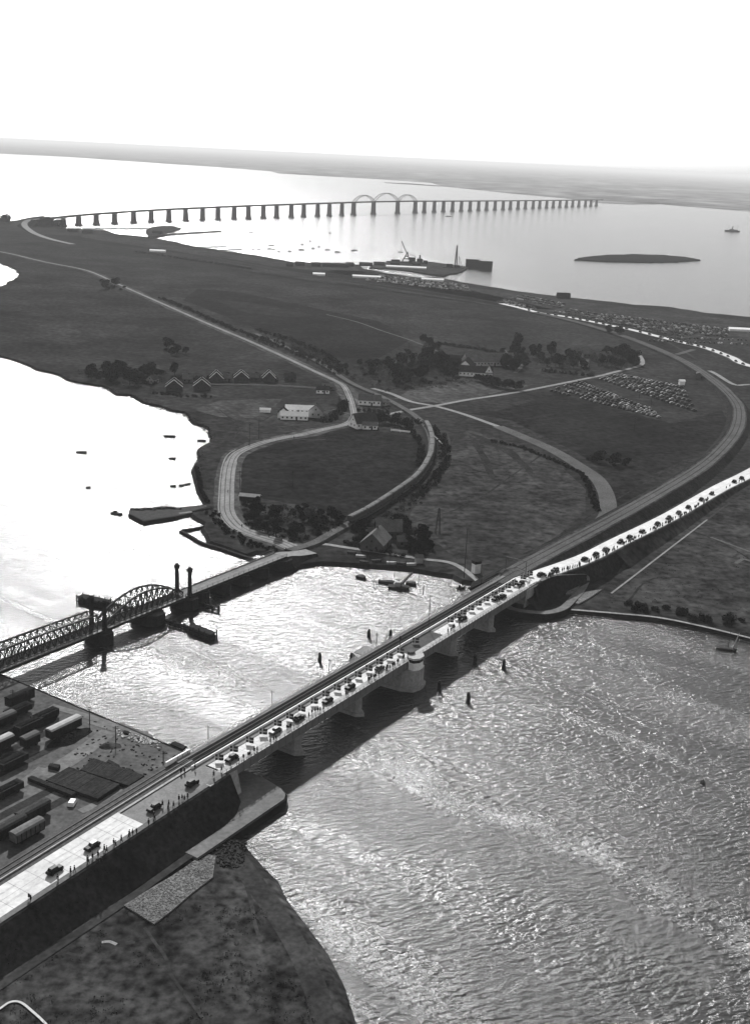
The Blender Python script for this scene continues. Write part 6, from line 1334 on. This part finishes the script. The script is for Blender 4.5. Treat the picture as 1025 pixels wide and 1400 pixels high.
grove([(48, 304), (80, 308), (100, 314), (60, 308)], 8, (0, 2), 'the trees under the left end of the long bridge', 'trees under the long bridge', (1,), (1.0, 1.5))
grove([(0, 304), (12, 304), (14, 307), (0, 308)], 5, (0, 2), 'the clump at the far left tip of the island', 'clump at the far left tip', (1,), (1.3, 1.8))
rowof([(184, 345), (215, 349), (260, 356), (300, 362), (345, 369)], 26, (3, 4), 'the dark hedge along the far bank', 'hedge along the far bank', (1,), (1.1, 1.6), 3)
# reed fringe along the left bay and rough tufts on the near shore: uncountable
mb = MB()
rs = px([(89, 518), (107, 526), (128, 529), (146, 533), (178, 543), (219, 560), (252, 568), (263, 575), (280, 587), (292, 602), (278, 616), (269, 636), (272, 656), (277, 673)], .6)
for a, b in zip(rs, rs[1:]):
    for _ in range(int((b - a).length * 2.2)): p = a + (b - a) * rnd(); mb.leaves((p.x + ru(-1.5, 2.5), p.y + ru(0, 4), 1.0), (1.2, 1.2, .9), 7, .3)
tag(mb.build('reeds', 'leaf_dark'), 'dark reed fringe along the shore of the left bay', 'reeds')['kind'] = 'stuff'
mb = MB()
for _ in range(1500):
    u = ru(0, 470); v = ru(1240, 1420); p = at(u, v, 1.4); s = (p - B0).dot(BD); n = (p - B0).dot(BN)
    if n > -12 or u > 330 + (v - 1180) * .5: continue
    if noise.noise(Vector((p.x * .07, p.y * .07, 1))) < -.05: continue
    mb.leaves((p.x, p.y, 1.5), (ru(.3, .9), ru(.3, .9), .25), 6, .16)
tag(mb.build('tussocks', 'leaf'), 'rough low grass tussocks on the heath below the embankment', 'grass')['kind'] = 'stuff'
mb = MB()
for _ in range(900):
    u = ru(560, 1030); v = ru(700, 850); p = at(u, v, GZ)
    if v < 740 + (980 - u) * .12 or v > 828 + (u - 800) * .12: continue
    if u < 830: continue
    mb.leaves((p.x, p.y, 1.6), (ru(.3, .8), ru(.3, .8), .25), 4, .2)
tag(mb.build('grass_tufts', 'leaf_dark'), 'rough grass tufts in the field right of the new bridge', 'grass')['kind'] = 'stuff'
mb = MB()
for _ in range(1100):
    s_ = ru(-100, -1); f = rnd(); z0 = zr(s_) - .12; zt = 1.4 if s_ < -22 else 2.1; n = -1.2 - 7.6 * f; z = z0 + (zt - z0) * f
    q = BR(s_, n, z); mb.leaves((q.x, q.y, q.z), (ru(.2, .6), ru(.2, .6), .2), 4, .14)
tag(mb.build('grass_tufts', 'leaf'), 'rough grass tufts on the dark slope of the near embankment', 'grass')['kind'] = 'stuff'
mb = MB(); sl_ = [(172, 1239), (280, 1168), (294, 1173), (290, 1200), (262, 1220), (238, 1241), (211, 1262)]
for _ in range(4200):
    u, v = ru(170, 296), ru(1165, 1268)
    if not inside(u, v, sl_): continue
    q = at(u, v, 1.75); r = ru(.1, .26); mb.box((q.x, q.y, 1.75 + r * .1), (r * 1.4, r, r * .6), ru(0, 3), .7)
tag(mb.build('pitching_stones', 'stone_pitching'), 'grey loose stones covering the pitched slope below the embankment path', 'stones')['kind'] = 'stuff'
# ================================================================ HAZE
mb = MB(); mb.box((0, 35000, 80), (110000, 76000, 172)); hz = mb.build('haze', []) if False else None
me = bpy.data.meshes.new('haze'); b_ = bmesh.new(); bmesh.ops.create_cube(b_, size=1); b_.to_mesh(me); b_.free()
hz = bpy.data.objects.new('haze', me); C.objects.link(hz); hz.scale = (110000, 76000, 174); hz.location = (0, 36000, 84); hz['kind'] = 'stuff'
hm = bpy.data.materials.new('haze'); hm.use_nodes = True; t = hm.node_tree; t.nodes.clear(); o_ = t.nodes.new('ShaderNodeOutputMaterial'); v_ = t.nodes.new('ShaderNodeVolumePrincipled')
v_.inputs['Color'].default_value = (0.82, 0.82, 0.82, 1); v_.inputs['Density'].default_value = HAZE; v_.inputs['Anisotropy'].default_value = 0.0
t.links.new(v_.outputs[0], o_.inputs['Volume']); me.materials.append(hm)
